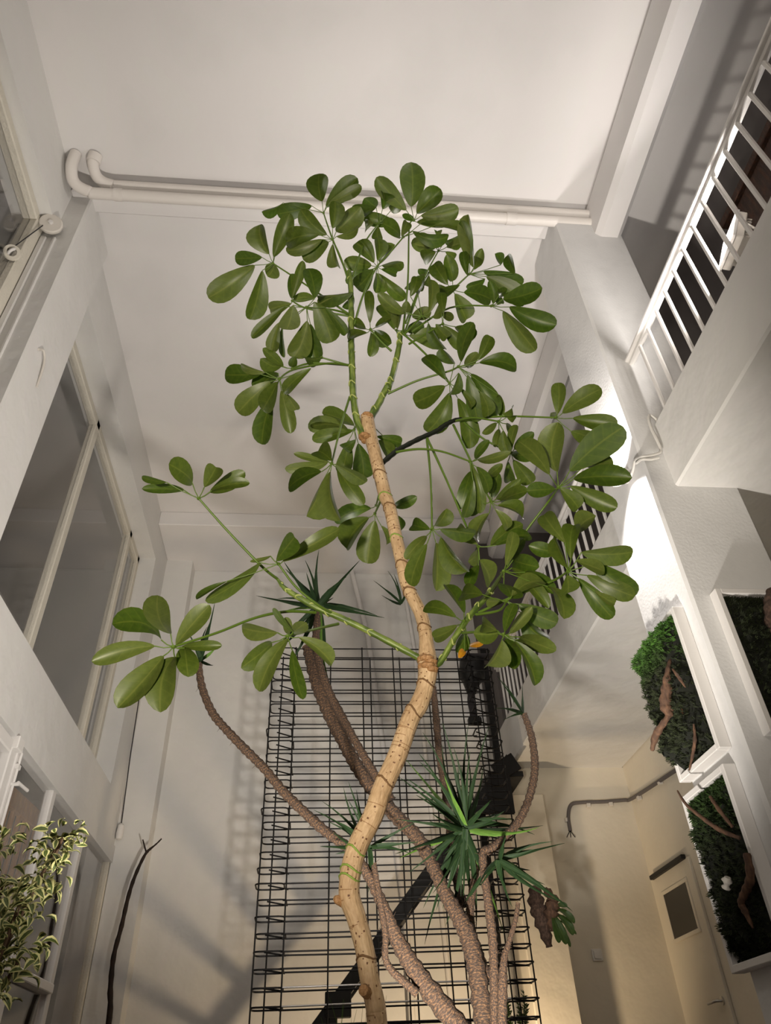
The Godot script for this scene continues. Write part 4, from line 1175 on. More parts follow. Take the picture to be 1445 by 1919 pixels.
	cluster(T, [[238, 2051, -1800], [189, 1898, -1579]], [
		[239, 2054, -1809, 323, 2107, -1821, -31, 29, -90, 35, 18],
		[232, 2023, -1811, 251, 1942, -1806, 77, 13, -62, 50, 13]])
	cluster(T, [[241, 2176, -1660], [211, 2048, -1570]], [
		[177, 2198, -1638, 251, 2143, -1609, 62, 53, -58, 35, 13],
		[183, 2187, -1644, 222, 2111, -1627, 81, 31, -49, 45, 9],
		[166, 2221, -1619, 141, 2209, -1561, -46, 89, -2, 27, 14]])
	cluster(T, [[416, 2294, -1420], [396, 2323, -1463], [302, 2322, -1505], [209, 2302, -1548]], [
		[478, 2293, -1401, 579, 2236, -1370, 53, 83, -18, 54, 16],
		[475, 2301, -1397, 498, 2318, -1318, 40, 86, -32, 40, 7],
		[443, 2300, -1425, 489, 2381, -1429, -38, 17, -91, 33, 13],
		[425, 2312, -1415, 471, 2443, -1362, -44, 46, -77, 51, 6],
		[445, 2272, -1433, 477, 2153, -1517, 40, 60, -69, 48, 9],
		[456, 2276, -1431, 539, 2177, -1512, 27, 73, -62, 62, 14],
		[544, 2230, -1471, 571, 2222, -1552, -9, 99, -13, 27, 17],
		[482, 2225, -1457, 495, 2125, -1466, 63, 15, -77, 42, 13]])
	cluster(T, [[394, 2273, -1470], [379, 2341, -1485], [329, 2462, -1500], [263, 2584, -1515]], [
		[379, 2260, -1471, 279, 2188, -1479, -38, 60, -70, 57, 3],
		[396, 2251, -1489, 328, 2162, -1575, 32, 52, -79, 69, 18],
		[380, 2276, -1459, 304, 2297, -1392, 26, 96, -1, 48, 16],
		[420, 2290, -1441, 386, 2202, -1454, 55, -10, -83, 41, 10],
		[421, 2236, -1497, 463, 2112, -1592, 37, 64, -67, 57, 17],
		[425, 2254, -1472, 456, 2175, -1477, 79, 34, -52, 29, 15],
		[409, 2327, -1436, 376, 2411, -1443, -13, -14, -98, 51, 7]])
	cluster(T, [[520, 2087, -1450], [462, 2159, -1506], [420, 2201, -1561]], [
		[516, 2090, -1460, 486, 2108, -1521, 87, 39, -31, 24, 8],
		[523, 2075, -1470, 525, 2067, -1538, -1, 99, -12, 23, 14],
		[532, 2060, -1460, 535, 1978, -1465, 11, 7, -99, 35, 3],
		[545, 2088, -1459, 583, 2106, -1511, -81, 39, -44, 28, 3],
		[529, 2097, -1430, 543, 2077, -1383, 95, -2, -30, 30, 18],
		[542, 2090, -1434, 554, 2050, -1401, 78, -24, -58, 20, 17]])
	cluster(T, [[406, 1892, -1420], [344, 1975, -1470], [284, 2030, -1519], [221, 2062, -1569]], [
		[423, 1901, -1421, 470, 1973, -1416, -38, 31, -87, 24, 16],
		[429, 1901, -1422, 534, 1953, -1440, -32, 37, -87, 27, 15],
		[409, 1883, -1423, 433, 1768, -1493, 61, 50, -61, 33, 15],
		[423, 1874, -1422, 447, 1789, -1429, 85, 27, -46, 36, 8],
		[412, 1878, -1445, 397, 1836, -1557, 40, 84, -36, 35, 18],
		[415, 1846, -1446, 384, 1739, -1477, 53, 9, -84, 34, 14]])
	cluster(T, [[462, 1793, -1470], [443, 1918, -1501], [437, 2017, -1531], [412, 2184, -1562]], [
		[468, 1806, -1470, 495, 1892, -1461, -25, 18, -95, 37, 12],
		[458, 1855, -1432, 506, 1914, -1448, -34, 3, -94, 26, 16],
		[479, 1803, -1471, 556, 1874, -1465, -7, 16, -99, 36, 14],
		[489, 1797, -1474, 576, 1847, -1483, -48, 78, -40, 43, 12],
		[478, 1778, -1470, 532, 1719, -1449, 73, 68, 3, 53, 18],
		[472, 1771, -1476, 493, 1697, -1468, 70, 12, -70, 27, 18],
		[456, 1763, -1485, 417, 1682, -1499, -57, 40, -72, 50, 16],
		[446, 1796, -1483, 413, 1812, -1547, 87, 32, -36, 29, 4]])
	cluster(T, [[575, 2059, -1550], [501, 2118, -1556], [448, 2196, -1562]], [
		[587, 2072, -1548, 659, 2142, -1542, -30, 39, -87, 32, 17],
		[580, 2062, -1558, 659, 2084, -1594, -48, 40, -78, 32, 15],
		[564, 2032, -1561, 557, 1946, -1556, 39, -8, -92, 33, 12],
		[580, 2036, -1557, 621, 1944, -1558, 38, 19, -90, 48, 6],
		[573, 2056, -1542, 573, 2084, -1458, 9, 95, -31, 26, 6]])
	cluster(T, [[673, 2058, -1400], [543, 2143, -1481], [421, 2201, -1561]], [
		[676, 2060, -1388, 662, 2097, -1303, 11, 92, -38, 39, 6],
		[678, 2071, -1401, 679, 2117, -1436, 77, -39, -50, 23, 4],
		[691, 2064, -1387, 791, 2094, -1315, 13, 84, -53, 54, 14],
		[721, 2051, -1393, 838, 2009, -1373, 37, 78, -50, 50, 7],
		[715, 2019, -1414, 740, 1965, -1380, 70, -12, -71, 42, 9]])
	cluster(T, [[611, 1751, -1360], [611, 1773, -1439], [549, 1715, -1519], [504, 1651, -1598]], [
		[584, 1771, -1333, 488, 1799, -1247, 3, 96, -28, 52, 6],
		[609, 1788, -1340, 623, 1918, -1287, -12, 38, -92, 68, 16],
		[639, 1783, -1330, 774, 1867, -1247, 34, 32, -88, 80, 4],
		[650, 1767, -1343, 803, 1769, -1334, 3, 79, -61, 58, 12],
		[640, 1749, -1351, 749, 1684, -1354, 31, 55, -78, 45, 5],
		[613, 1744, -1355, 644, 1673, -1348, 74, 27, -61, 41, 10],
		[605, 1755, -1370, 548, 1790, -1420, 72, 57, -41, 39, 6],
		[679, 1797, -1324, 772, 1824, -1349, -33, 92, -21, 47, 3]])
	cluster(T, [[575, 1475, -1340], [568, 1508, -1429], [501, 1524, -1519], [422, 1527, -1608]], [
		[563, 1521, -1291, 495, 1535, -1211, -10, 96, -26, 39, 12],
		[577, 1491, -1314, 562, 1516, -1222, 22, 95, -22, 41, 16],
		[598, 1549, -1289, 661, 1613, -1303, -57, 41, -71, 49, 9],
		[551, 1517, -1320, 500, 1560, -1358, 72, 33, -60, 36, 17],
		[570, 1478, -1328, 523, 1505, -1255, -61, 53, -58, 39, 3],
		[601, 1502, -1302, 694, 1465, -1247, 47, -11, -87, 54, 7],
		[630, 1485, -1315, 713, 1402, -1320, 31, 35, -88, 55, 9],
		[615, 1461, -1335, 704, 1393, -1316, 46, 37, -81, 40, 12],
		[596, 1457, -1342, 657, 1359, -1353, 48, 39, -78, 40, 15],
		[634, 1432, -1356, 658, 1380, -1324, 89, 14, -44, 20, 4],
		[570, 1464, -1340, 558, 1408, -1329, 69, -29, -67, 47, 4],
		[590, 1488, -1316, 636, 1439, -1286, 76, 65, -9, 35, 4]])
	cluster(T, [[417, 1661, -1500], [399, 1744, -1522], [365, 1932, -1544], [325, 2123, -1565]], [
		[451, 1668, -1503, 550, 1742, -1502, -32, 45, -83, 43, 3],
		[460, 1657, -1487, 536, 1641, -1424, 31, 94, -14, 43, 18],
		[416, 1659, -1515, 404, 1669, -1579, 97, 16, -16, 37, 6],
		[419, 1628, -1514, 435, 1548, -1502, 95, 14, -29, 63, 5],
		[421, 1629, -1539, 408, 1617, -1623, 14, 98, -16, 32, 4],
		[412, 1661, -1489, 353, 1669, -1426, -50, 67, -55, 32, 16]])
	cluster(T, [[442, 1514, -1400], [460, 1589, -1603]], [
		[444, 1520, -1384, 449, 1553, -1298, 55, 77, -32, 29, 6],
		[453, 1536, -1391, 507, 1605, -1389, -36, 31, -88, 40, 5],
		[466, 1540, -1389, 547, 1557, -1441, -49, 70, -53, 44, 17],
		[462, 1522, -1397, 562, 1458, -1474, 32, 89, -32, 35, 13],
		[495, 1515, -1404, 585, 1499, -1470, -2, 97, -26, 41, 11],
		[550, 1487, -1422, 609, 1452, -1512, 63, 77, 11, 58, 13],
		[445, 1495, -1426, 478, 1494, -1488, 48, 84, 24, 61, 7]])
	cluster(T, [[461, 1481, -1480], [457, 1494, -1544], [414, 1521, -1608]], [
		[400, 1490, -1466, 337, 1460, -1422, -57, 78, -28, 45, 10],
		[447, 1488, -1486, 425, 1513, -1528, 76, -30, -57, 27, 3],
		[471, 1485, -1462, 530, 1479, -1388, 27, 95, -13, 49, 13],
		[488, 1470, -1475, 568, 1407, -1455, 46, 32, -83, 46, 3],
		[498, 1453, -1489, 548, 1380, -1484, 5, -3, -100, 54, 17]])
	cluster(T, [[417, 1342, -1400], [391, 1410, -1507], [374, 1468, -1613]], [
		[417, 1342, -1389, 425, 1366, -1310, 17, 94, -30, 25, 3],
		[433, 1347, -1403, 493, 1414, -1397, 9, 1, -100, 27, 12],
		[400, 1345, -1388, 355, 1330, -1336, -74, 42, -53, 34, 10],
		[407, 1349, -1406, 361, 1373, -1450, 74, 34, -59, 45, 4],
		[456, 1341, -1409, 555, 1339, -1467, -28, 83, -48, 37, 15],
		[440, 1325, -1400, 474, 1226, -1414, 85, 34, -41, 47, 11],
		[426, 1339, -1413, 460, 1307, -1498, 7, 94, -32, 39, 10],
		[450, 1337, -1414, 483, 1341, -1482, -26, 96, -7, 35, 3],
		[411, 1328, -1400, 369, 1261, -1394, 57, -43, -70, 63, 6]])
	cluster(T, [[378, 1496, -1600], [363, 1472, -1613]], [
		[376, 1507, -1580, 320, 1541, -1502, 52, 85, 1, 46, 5],
		[356, 1500, -1588, 266, 1497, -1541, -26, 85, -45, 36, 13],
		[359, 1483, -1599, 290, 1433, -1576, -49, 30, -82, 32, 3],
		[387, 1474, -1630, 372, 1468, -1712, 80, 57, -19, 36, 14],
		[383, 1440, -1655, 376, 1447, -1706, 65, 76, 2, 17, 14, 1],
		[395, 1451, -1647, 444, 1483, -1680, -38, -32, -87, 17, 6, 1]])
	cluster(T, [[289, 1678, -1450], [311, 1898, -1508], [324, 2118, -1566]], [
		[283, 1672, -1446, 231, 1655, -1409, -49, 81, -31, 37, 14],
		[295, 1689, -1451, 335, 1752, -1456, 44, -34, -83, 51, 15],
		[308, 1671, -1441, 386, 1627, -1402, 33, -24, -91, 51, 6],
		[311, 1654, -1454, 368, 1551, -1458, -31, -14, -94, 67, 7],
		[301, 1654, -1477, 311, 1580, -1590, 80, 53, -29, 67, 8],
		[275, 1642, -1468, 230, 1530, -1492, -28, 30, -91, 42, 6],
		[277, 1670, -1471, 230, 1660, -1560, 29, 92, -25, 29, 18]])
	cluster(T, [[-308, 1759, -1450], [-234, 1696, -1500], [-145, 1623, -1550], [-105, 1617, -1600]], [
		[-327, 1796, -1433, -399, 1871, -1445, 69, 60, -40, 66, 16],
		[-348, 1783, -1446, -468, 1823, -1492, 45, 67, -59, 25, 12],
		[-390, 1789, -1425, -442, 1771, -1388, -62, 32, -72, 17, 3],
		[-293, 1775, -1424, -259, 1783, -1356, 12, 98, -17, 43, 3],
		[-281, 1776, -1444, -198, 1850, -1444, -45, 51, -73, 40, 14],
		[-277, 1778, -1440, -184, 1819, -1453, -41, 80, -44, 30, 17]])
	cluster(T, [[-304, 1315, -1420], [-222, 1378, -1467], [-143, 1447, -1514], [-71, 1494, -1561], [-3, 1521, -1608]], [
		[-332, 1332, -1420, -450, 1385, -1447, 45, 85, -28, 66, 18],
		[-312, 1341, -1410, -352, 1431, -1398, -71, -22, -67, 72, 15],
		[-300, 1323, -1425, -238, 1416, -1411, -44, 42, -79, 43, 7],
		[-344, 1318, -1422, -478, 1298, -1455, 12, 54, -83, 39, 8],
		[-325, 1301, -1435, -420, 1219, -1515, -24, 81, -54, 59, 7],
		[-302, 1302, -1440, -338, 1229, -1559, -34, 84, -42, 66, 18],
		[-282, 1317, -1428, -281, 1292, -1514, 7, 96, -27, 48, 12],
		[-287, 1318, -1425, -207, 1339, -1455, -41, 49, -77, 22, 14]])
	cluster(T, [[-98, 1594, -1500], [-54, 1551, -1536], [4, 1520, -1572], [42, 1518, -1608]], [
		[-103, 1595, -1488, -58, 1607, -1405, 66, 60, -45, 48, 4],
		[-88, 1599, -1496, 51, 1659, -1436, -7, 78, -62, 40, 18],
		[-143, 1599, -1503, -279, 1535, -1582, 50, 1, -87, 47, 10],
		[-224, 1560, -1530, -290, 1499, -1516, -64, 57, -51, 16, 16],
		[-119, 1615, -1496, -174, 1634, -1548, 66, 58, -49, 9, 7]])
	cluster(T, [[-64, 1367, -1460], [-4, 1429, -1535], [55, 1490, -1611]], [
		[-87, 1370, -1450, -162, 1357, -1409, -48, -3, -88, 40, 4],
		[-100, 1362, -1481, -174, 1347, -1576, 69, 40, -61, 43, 15],
		[-63, 1361, -1460, -123, 1260, -1519, -38, 62, -69, 45, 17],
		[-53, 1345, -1487, -27, 1278, -1597, 14, 86, -49, 31, 3],
		[-39, 1360, -1453, 36, 1288, -1443, 57, 51, -64, 37, 9],
		[-61, 1377, -1465, -74, 1436, -1493, 52, -27, -81, 21, 11],
		[-52, 1377, -1464, -23, 1423, -1494, -44, -28, -85, 30, 5],
		[-52, 1379, -1462, -102, 1453, -1480, 8, -19, -98, 14, 5]])

func yucca() -> void:
	pot("plant_pot", "wide clay pot of the yucca", Vector3(0.52, 0, -3.45), 0.42, 0.42, M.clay)
	var Y := thing("yucca", "many-stemmed yucca with shaggy brown stems and sword leaves before the cage", "yucca", Vector3(0.52, 0.36, -3.45))
	stem_part(Y, "stem", [[-562, 2242, -3229, 15.4], [-534, 2118, -3244, 17.7], [-472, 1992, -3260, 18.6], [-399, 1911, -3271, 18.4], [-307, 1823, -3283, 19.4], [-218, 1741, -3294, 19.2], [-130, 1645, -3308, 20.1], [-38, 1561, -3320, 21.1], [62, 1478, -3333, 20.9], [166, 1406, -3344, 20.7], [245, 1306, -3359, 21.5], [306, 1191, -3378, 23.4], [363, 1068, -3399, 30.6], [455, 933, -3423, 38.6], [610, 756, -3450, 41.7]], M.fibre, 10, 0.14)
	stem_part(Y, "stem", [[-40, 2472, -3500, 31.5], [4, 2291, -3500, 36.2], [62, 2128, -3500, 35.3], [138, 1968, -3500, 33.1], [210, 1827, -3500, 31.0], [302, 1694, -3500, 32.9], [405, 1575, -3500, 32.2], [485, 1492, -3500, 30.6], [549, 1366, -3500, 28.7], [600, 1246, -3500, 30.4], [667, 1117, -3500, 36.6], [697, 981, -3500, 37.8], [708, 765, -3500, 40.3]], M.fibre, 10, 0.14)
	stem_part(Y, "stem", [[10, 2631, -3420, 20.3], [-1, 2484, -3422, 19.8], [18, 2344, -3425, 20.8], [64, 2196, -3427, 20.3], [140, 2040, -3430, 19.8], [217, 1893, -3433, 19.3], [299, 1751, -3436, 18.9], [370, 1641, -3438, 18.6]], M.fibre, 10, 0.14)
	stem_part(Y, "stem", [[659, 2348, -3723, 16.4], [658, 2149, -3711, 18.7], [656, 1939, -3697, 18.1], [667, 1770, -3686, 18.8], [670, 1599, -3673, 19.5], [671, 1414, -3658, 20.1], [694, 1231, -3643, 21.8]], M.fibre, 10, 0.14)
	stem_part(Y, "stem", [[1028, 2013, -3324, 14.4], [1047, 1914, -3329, 16.8], [1047, 1798, -3335, 17.7], [1027, 1699, -3340, 17.4], [980, 1592, -3346, 17.1], [917, 1501, -3351, 18.0], [840, 1436, -3355, 18.9], [783, 1399, -3357, 19.9], [749, 1378, -3359, 17.5], [751, 1214, -3369, 18.1], [755, 1075, -3378, 18.7], [746, 945, -3387, 18.2], [727, 748, -3400, 20.6]], M.fibre, 10, 0.14)
	stem_part(Y, "stem", [[775, 1435, -3562, 14.8], [736, 1309, -3551, 16.9], [705, 1200, -3542, 17.6], [701, 1116, -3534, 18.4], [721, 1025, -3525, 20.3], [745, 927, -3515, 22.1]], M.fibre, 10, 0.14)
	stem_part(Y, "stem", [[870, 1182, -3335, 8.9], [850, 1120, -3337, 9.9], [806, 1031, -3340, 10.8], [784, 985, -3342, 13.9], [765, 896, -3345, 18.9], [741, 744, -3350, 20.3]], M.fibre, 10, 0.14)
	stem_part(Y, "stem", [[268, 1348, -3341, 12.5], [284, 1244, -3351, 13.4], [297, 1173, -3358, 13.2], [310, 1084, -3367, 13.0], [308, 1006, -3376, 12.8], [332, 962, -3380, 13.8], [371, 929, -3384, 14.8], [431, 882, -3389, 16.8]], M.fibre, 10, 0.14)
	crown(Y, [
		[9, 2664, -3392, -72, 2930, -3343, -10, 15, -98, 29, 1],
		[9, 2667, -3397, 4, 3002, -3338, -47, 15, -87, 32, 2],
		[9, 2682, -3420, 220, 2791, -3140, 76, 14, -63, 45, 0],
		[9, 2686, -3427, -177, 2755, -3112, -70, 49, -52, 39, -2],
		[9, 2668, -3398, -315, 2616, -3227, -43, -23, -87, 41, 5],
		[9, 2701, -3451, 90, 2743, -3432, 28, -13, -95, 30, 0],
		[9, 2682, -3420, 354, 2520, -3273, 49, 84, -23, 42, 0],
		[9, 2664, -3392, -224, 2803, -3545, 62, 74, -27, 31, 8],
		[9, 2679, -3416, -161, 2423, -3687, -13, 76, -64, 33, 1],
		[9, 2665, -3394, 70, 2262, -3471, 60, 24, -77, 42, -2],
		[9, 2696, -3443, -257, 2406, -3498, 35, -15, -92, 35, 8],
		[9, 2695, -3441, -182, 2734, -3564, 55, 41, -73, 29, 5],
		[9, 2662, -3389, -10, 2620, -3458, 58, 62, -53, 29, -2],
		[9, 2703, -3455, 37, 2498, -3811, -18, 85, -50, 29, 0],
		[9, 2679, -3416, -61, 2793, -3265, -75, 32, -58, 45, 0],
		[9, 2657, -3381, 149, 2687, -3145, 18, 96, -23, 37, 9],
		[9, 2681, -3420, -178, 2843, -3304, -9, 51, -85, 39, 5],
		[9, 2667, -3397, 335, 2654, -3473, -15, 62, -77, 35, 3],
		[9, 2665, -3394, 69, 2348, -3483, -18, 23, -95, 40, 8],
		[9, 2674, -3407, -242, 2504, -3657, -3, 84, -54, 29, -4]])
	crown(Y, [
		[-541, 2209, -3167, -504, 2512, -3129, -60, 17, -78, 24, 0],
		[-550, 2234, -3214, -514, 2411, -3139, -71, 39, -59, 27, 9],
		[-546, 2223, -3193, -551, 2456, -3277, -81, -22, -55, 30, 3],
		[-552, 2242, -3229, -522, 2236, -3185, 73, 54, -42, 17, -2],
		[-552, 2242, -3229, -466, 2140, -3078, 46, -59, -66, 18, 6],
		[-551, 2238, -3221, -462, 2285, -3133, -17, 93, -32, 22, -5],
		[-544, 2217, -3181, -596, 2288, -3041, -23, 83, -51, 22, -3],
		[-541, 2209, -3167, -614, 2208, -3135, -40, -15, -91, 20, 9]])
	crown(Y, [
		[521, 2954, -3822, 429, 3094, -3668, 35, 79, -51, 19, 9],
		[518, 2942, -3802, 353, 3128, -3825, 73, 61, -31, 24, -2],
		[522, 2960, -3831, 409, 3075, -3909, 32, -30, -90, 22, 3],
		[517, 2936, -3793, 472, 3112, -3721, -38, 27, -88, 21, -1],
		[518, 2942, -3803, 541, 2990, -3599, -16, 96, -21, 19, -5]])
	crown(Y, [
		[1020, 2011, -3315, 935, 2238, -3369, 90, 26, -34, 23, 3],
		[1019, 2010, -3311, 1052, 2176, -3350, 6, -24, -97, 14, -1],
		[1013, 2001, -3293, 923, 2110, -3479, 63, -50, -60, 21, -3],
		[1006, 1990, -3268, 873, 1911, -3168, -66, 66, -35, 15, 1],
		[1007, 1992, -3272, 948, 2204, -3348, 29, -25, -92, 14, -3]])
	crown(Y, [
		[247, 1393, -3283, 71, 1465, -3155, -37, 49, -79, 22, -2],
		[244, 1385, -3254, 104, 1448, -3098, -34, 73, -60, 22, 5],
		[247, 1393, -3284, 37, 1359, -3113, -62, -10, -78, 23, 7],
		[248, 1397, -3302, 8, 1561, -3308, 50, 71, -50, 28, 1],
		[244, 1383, -3246, 45, 1585, -3271, 53, 43, -72, 22, 5],
		[245, 1387, -3261, 135, 1620, -3199, 32, 38, -87, 20, -5],
		[246, 1389, -3271, 148, 1588, -3037, -66, 41, -63, 24, -1],
		[246, 1392, -3280, 460, 1410, -3264, -3, 82, -57, 29, -4],
		[247, 1394, -3288, 442, 1472, -3194, 11, 64, -76, 18, 9],
		[245, 1388, -3265, 243, 1281, -3469, 16, 87, -46, 22, 2],
		[244, 1383, -3246, 256, 1276, -3527, 74, 64, -21, 30, 0],
		[245, 1388, -3266, 197, 1648, -3312, 70, 0, -72, 24, -4],
		[244, 1383, -3246, 438, 1399, -3403, -51, 65, -57, 21, 1],
		[247, 1394, -3290, 87, 1399, -3061, -79, 26, -56, 25, 1],
		[246, 1392, -3281, 103, 1368, -3264, -18, 37, -91, 24, -2],
		[244, 1382, -3244, 152, 1544, -3133, 29, 65, -71, 23, 5]])
	crown(Y, [
		[687, 1493, -3376, 495, 1859, -3176, 14, 53, -84, 23, -2],
		[680, 1483, -3341, 467, 1750, -3150, -19, 46, -86, 24, 9],
		[675, 1476, -3317, 567, 1851, -3051, 13, 60, -79, 23, 5],
		[688, 1495, -3381, 707, 1886, -3157, 1, 50, -87, 23, 6],
		[684, 1490, -3364, 808, 1888, -3185, -9, 43, -90, 24, 4],
		[677, 1480, -3330, 405, 1730, -3392, 44, 27, -85, 26, 3],
		[687, 1493, -3376, 432, 1803, -3352, -38, -24, -90, 33, -5],
		[679, 1482, -3335, 365, 1508, -3274, -13, 48, -87, 23, -3],
		[682, 1487, -3354, 957, 1431, -3150, 58, -9, -81, 30, 9],
		[686, 1491, -3369, 1021, 1479, -3296, 19, -35, -92, 29, 9],
		[685, 1490, -3366, 670, 1707, -3019, 47, 76, -45, 21, 4],
		[685, 1490, -3365, 362, 1386, -3349, 11, -48, -87, 38, 0],
		[678, 1480, -3330, 536, 1119, -3846, -15, 83, -54, 33, 4],
		[677, 1479, -3326, 510, 1228, -3633, 9, 75, -66, 25, 0],
		[689, 1496, -3385, 583, 1240, -3548, 17, 48, -86, 23, 3],
		[678, 1481, -3332, 644, 1226, -3405, 1, 27, -96, 26, -1],
		[676, 1479, -3325, 784, 1146, -3852, -59, 62, -51, 39, 6],
		[689, 1496, -3385, 884, 1137, -3718, -64, 31, -71, 39, 2],
		[674, 1475, -3313, 613, 1164, -3679, 58, 57, -58, 33, -2],
		[674, 1475, -3310, 684, 1239, -3576, -42, 67, -61, 32, -1],
		[681, 1485, -3346, 482, 1661, -3429, 54, 23, -81, 24, -3],
		[686, 1493, -3373, 782, 1735, -3296, 14, 25, -96, 23, -5],
		[676, 1479, -3325, 613, 1754, -3087, 5, 66, -75, 23, -2],
		[687, 1493, -3374, 579, 1631, -3416, -13, -38, -92, 26, 8],
		[674, 1475, -3311, 534, 1341, -3529, -7, 87, -49, 30, 8],
		[686, 1491, -3370, 653, 1391, -3563, -9, 89, -45, 32, -5],
		[687, 1493, -3375, 714, 1364, -3501, 32, 69, -64, 31, 1],
		[686, 1493, -3374, 432, 1331, -3425, -13, 48, -87, 25, 0],
		[678, 1481, -3334, 804, 1594, -3310, -35, 55, -76, 28, -4],
		[675, 1476, -3315, 853, 1541, -3290, -5, 47, -88, 24, -2],
		[678, 1481, -3331, 552, 1609, -3040, 51, 84, -15, 35, 1],
		[685, 1490, -3365, 579, 1800, -3180, 59, 55, -59, 30, -4],
		[689, 1496, -3385, 658, 1711, -3186, 30, 67, -68, 26, 5],
		[685, 1491, -3368, 419, 1670, -3241, 32, 82, -47, 36, 7],
		[677, 1479, -3327, 446, 1657, -3003, -5, 86, -51, 26, 2],
		[684, 1489, -3360, 500, 1481, -3211, -63, 4, -77, 27, 1],
		[676, 1478, -3323, 1031, 1492, -3481, -31, 72, -63, 35, 8],
		[685, 1490, -3364, 857, 1475, -3195, 55, 66, -50, 28, 8],
		[682, 1487, -3353, 732, 1749, -3333, -55, 16, -82, 31, 0],
		[689, 1496, -3386, 413, 1442, -3639, 68, -8, -73, 35, -5],
		[679, 1482, -3338, 570, 1220, -3640, 50, 55, -66, 32, 6],
		[684, 1489, -3362, 523, 1240, -3401, 60, -27, -76, 33, 2],
		[688, 1495, -3381, 663, 1303, -3355, 81, -18, -56, 41, 2],
		[686, 1492, -3372, 762, 1151, -3739, 67, 61, -43, 38, 0],
		[675, 1476, -3316, 807, 1242, -3489, -42, 37, -83, 36, 2],
		[687, 1493, -3375, 581, 1204, -3525, -32, 53, -79, 41, -5],
		[680, 1484, -3344, 678, 1277, -3564, -50, 63, -59, 39, 4],
		[677, 1479, -3327, 504, 1499, -3161, -69, -14, -71, 33, 2],
		[688, 1495, -3382, 644, 1703, -3181, 67, 58, -46, 31, -2],
		[680, 1484, -3344, 598, 1567, -3364, 5, -18, -98, 25, 6],
		[684, 1489, -3362, 574, 1376, -3328, -27, -3, -96, 26, 0],
		[681, 1486, -3349, 610, 1374, -3332, 0, -15, -99, 31, 1],
		[674, 1475, -3313, 702, 1438, -3551, 34, 93, -11, 34, 6],
		[685, 1491, -3369, 542, 1437, -3524, 75, -30, -59, 36, 0],
		[680, 1483, -3341, 738, 1507, -3074, 52, 83, -19, 26, 3],
		[683, 1488, -3356, 896, 1591, -3490, -32, -44, -84, 29, -2]])
	crown(Y, [
		[808, 1346, -3319, 1165, 1183, -3540, -28, 51, -82, 30, -5],
		[801, 1339, -3290, 1124, 1420, -3356, -23, 14, -96, 20, 1],
		[801, 1339, -3291, 981, 1383, -3307, -16, 31, -94, 20, 5],
		[810, 1348, -3329, 1106, 1213, -3493, -33, 34, -88, 23, -1],
		[809, 1347, -3322, 896, 1207, -3543, 61, 76, -24, 32, -2],
		[810, 1348, -3328, 691, 1219, -3605, 0, 91, -42, 29, -1],
		[806, 1344, -3311, 892, 1221, -3216, 84, 20, -51, 29, -1],
		[807, 1345, -3314, 709, 1242, -3294, -40, 20, -89, 27, -2],
		[803, 1341, -3300, 942, 1307, -3416, -62, 12, -78, 25, 4],
		[800, 1338, -3287, 838, 1448, -3280, 35, -6, -94, 20, -2],
		[796, 1334, -3272, 947, 1202, -3182, 65, 26, -71, 23, 0],
		[796, 1334, -3270, 686, 1222, -3598, 79, 45, -42, 20, -5],
		[808, 1345, -3318, 1007, 1256, -3393, -18, 36, -92, 33, 2],
		[812, 1350, -3337, 1013, 1380, -3181, 48, 49, -72, 22, 4],
		[801, 1338, -3289, 936, 1356, -3197, 38, 64, -67, 24, 4],
		[802, 1340, -3297, 1004, 1254, -3355, -28, 0, -96, 27, 6],
		[794, 1332, -3262, 857, 1245, -3443, -8, 89, -45, 27, -2],
		[805, 1343, -3307, 912, 1279, -3379, -55, 1, -83, 35, 1],
		[797, 1335, -3273, 971, 1331, -3434, -67, 15, -73, 25, 0],
		[798, 1336, -3277, 786, 1372, -3056, 81, 58, -5, 25, -3],
		[806, 1343, -3310, 958, 1326, -3464, -70, 9, -71, 27, -4],
		[804, 1342, -3303, 691, 1230, -3218, -44, -22, -87, 22, 6]])
	for s in [[Vector3(0.6100, 0.7560, -3.4500), 30.0], [Vector3(0.7080, 0.7650, -3.5000), 30.0], [Vector3(0.7270, 0.7480, -3.4000), 22.0], [Vector3(0.7410, 0.7440, -3.3500), 24.0]]:
		var b: Vector3 = s[0]
		stem_part(Y, "stem", [[b.x * 1000, b.y * 1000, b.z * 1000, s[1]], [lerpf(b.x, 0.52, 0.5) * 1000, lerpf(b.y, 0.36, 0.5) * 1000, lerpf(b.z, -3.45, 0.5) * 1000, s[1] * 1.15], [lerpf(b.x, 0.52, 0.85) * 1000, 350, lerpf(b.z, -3.45, 0.85) * 1000, s[1] * 1.3]], M.fibre, 10, 0.04)

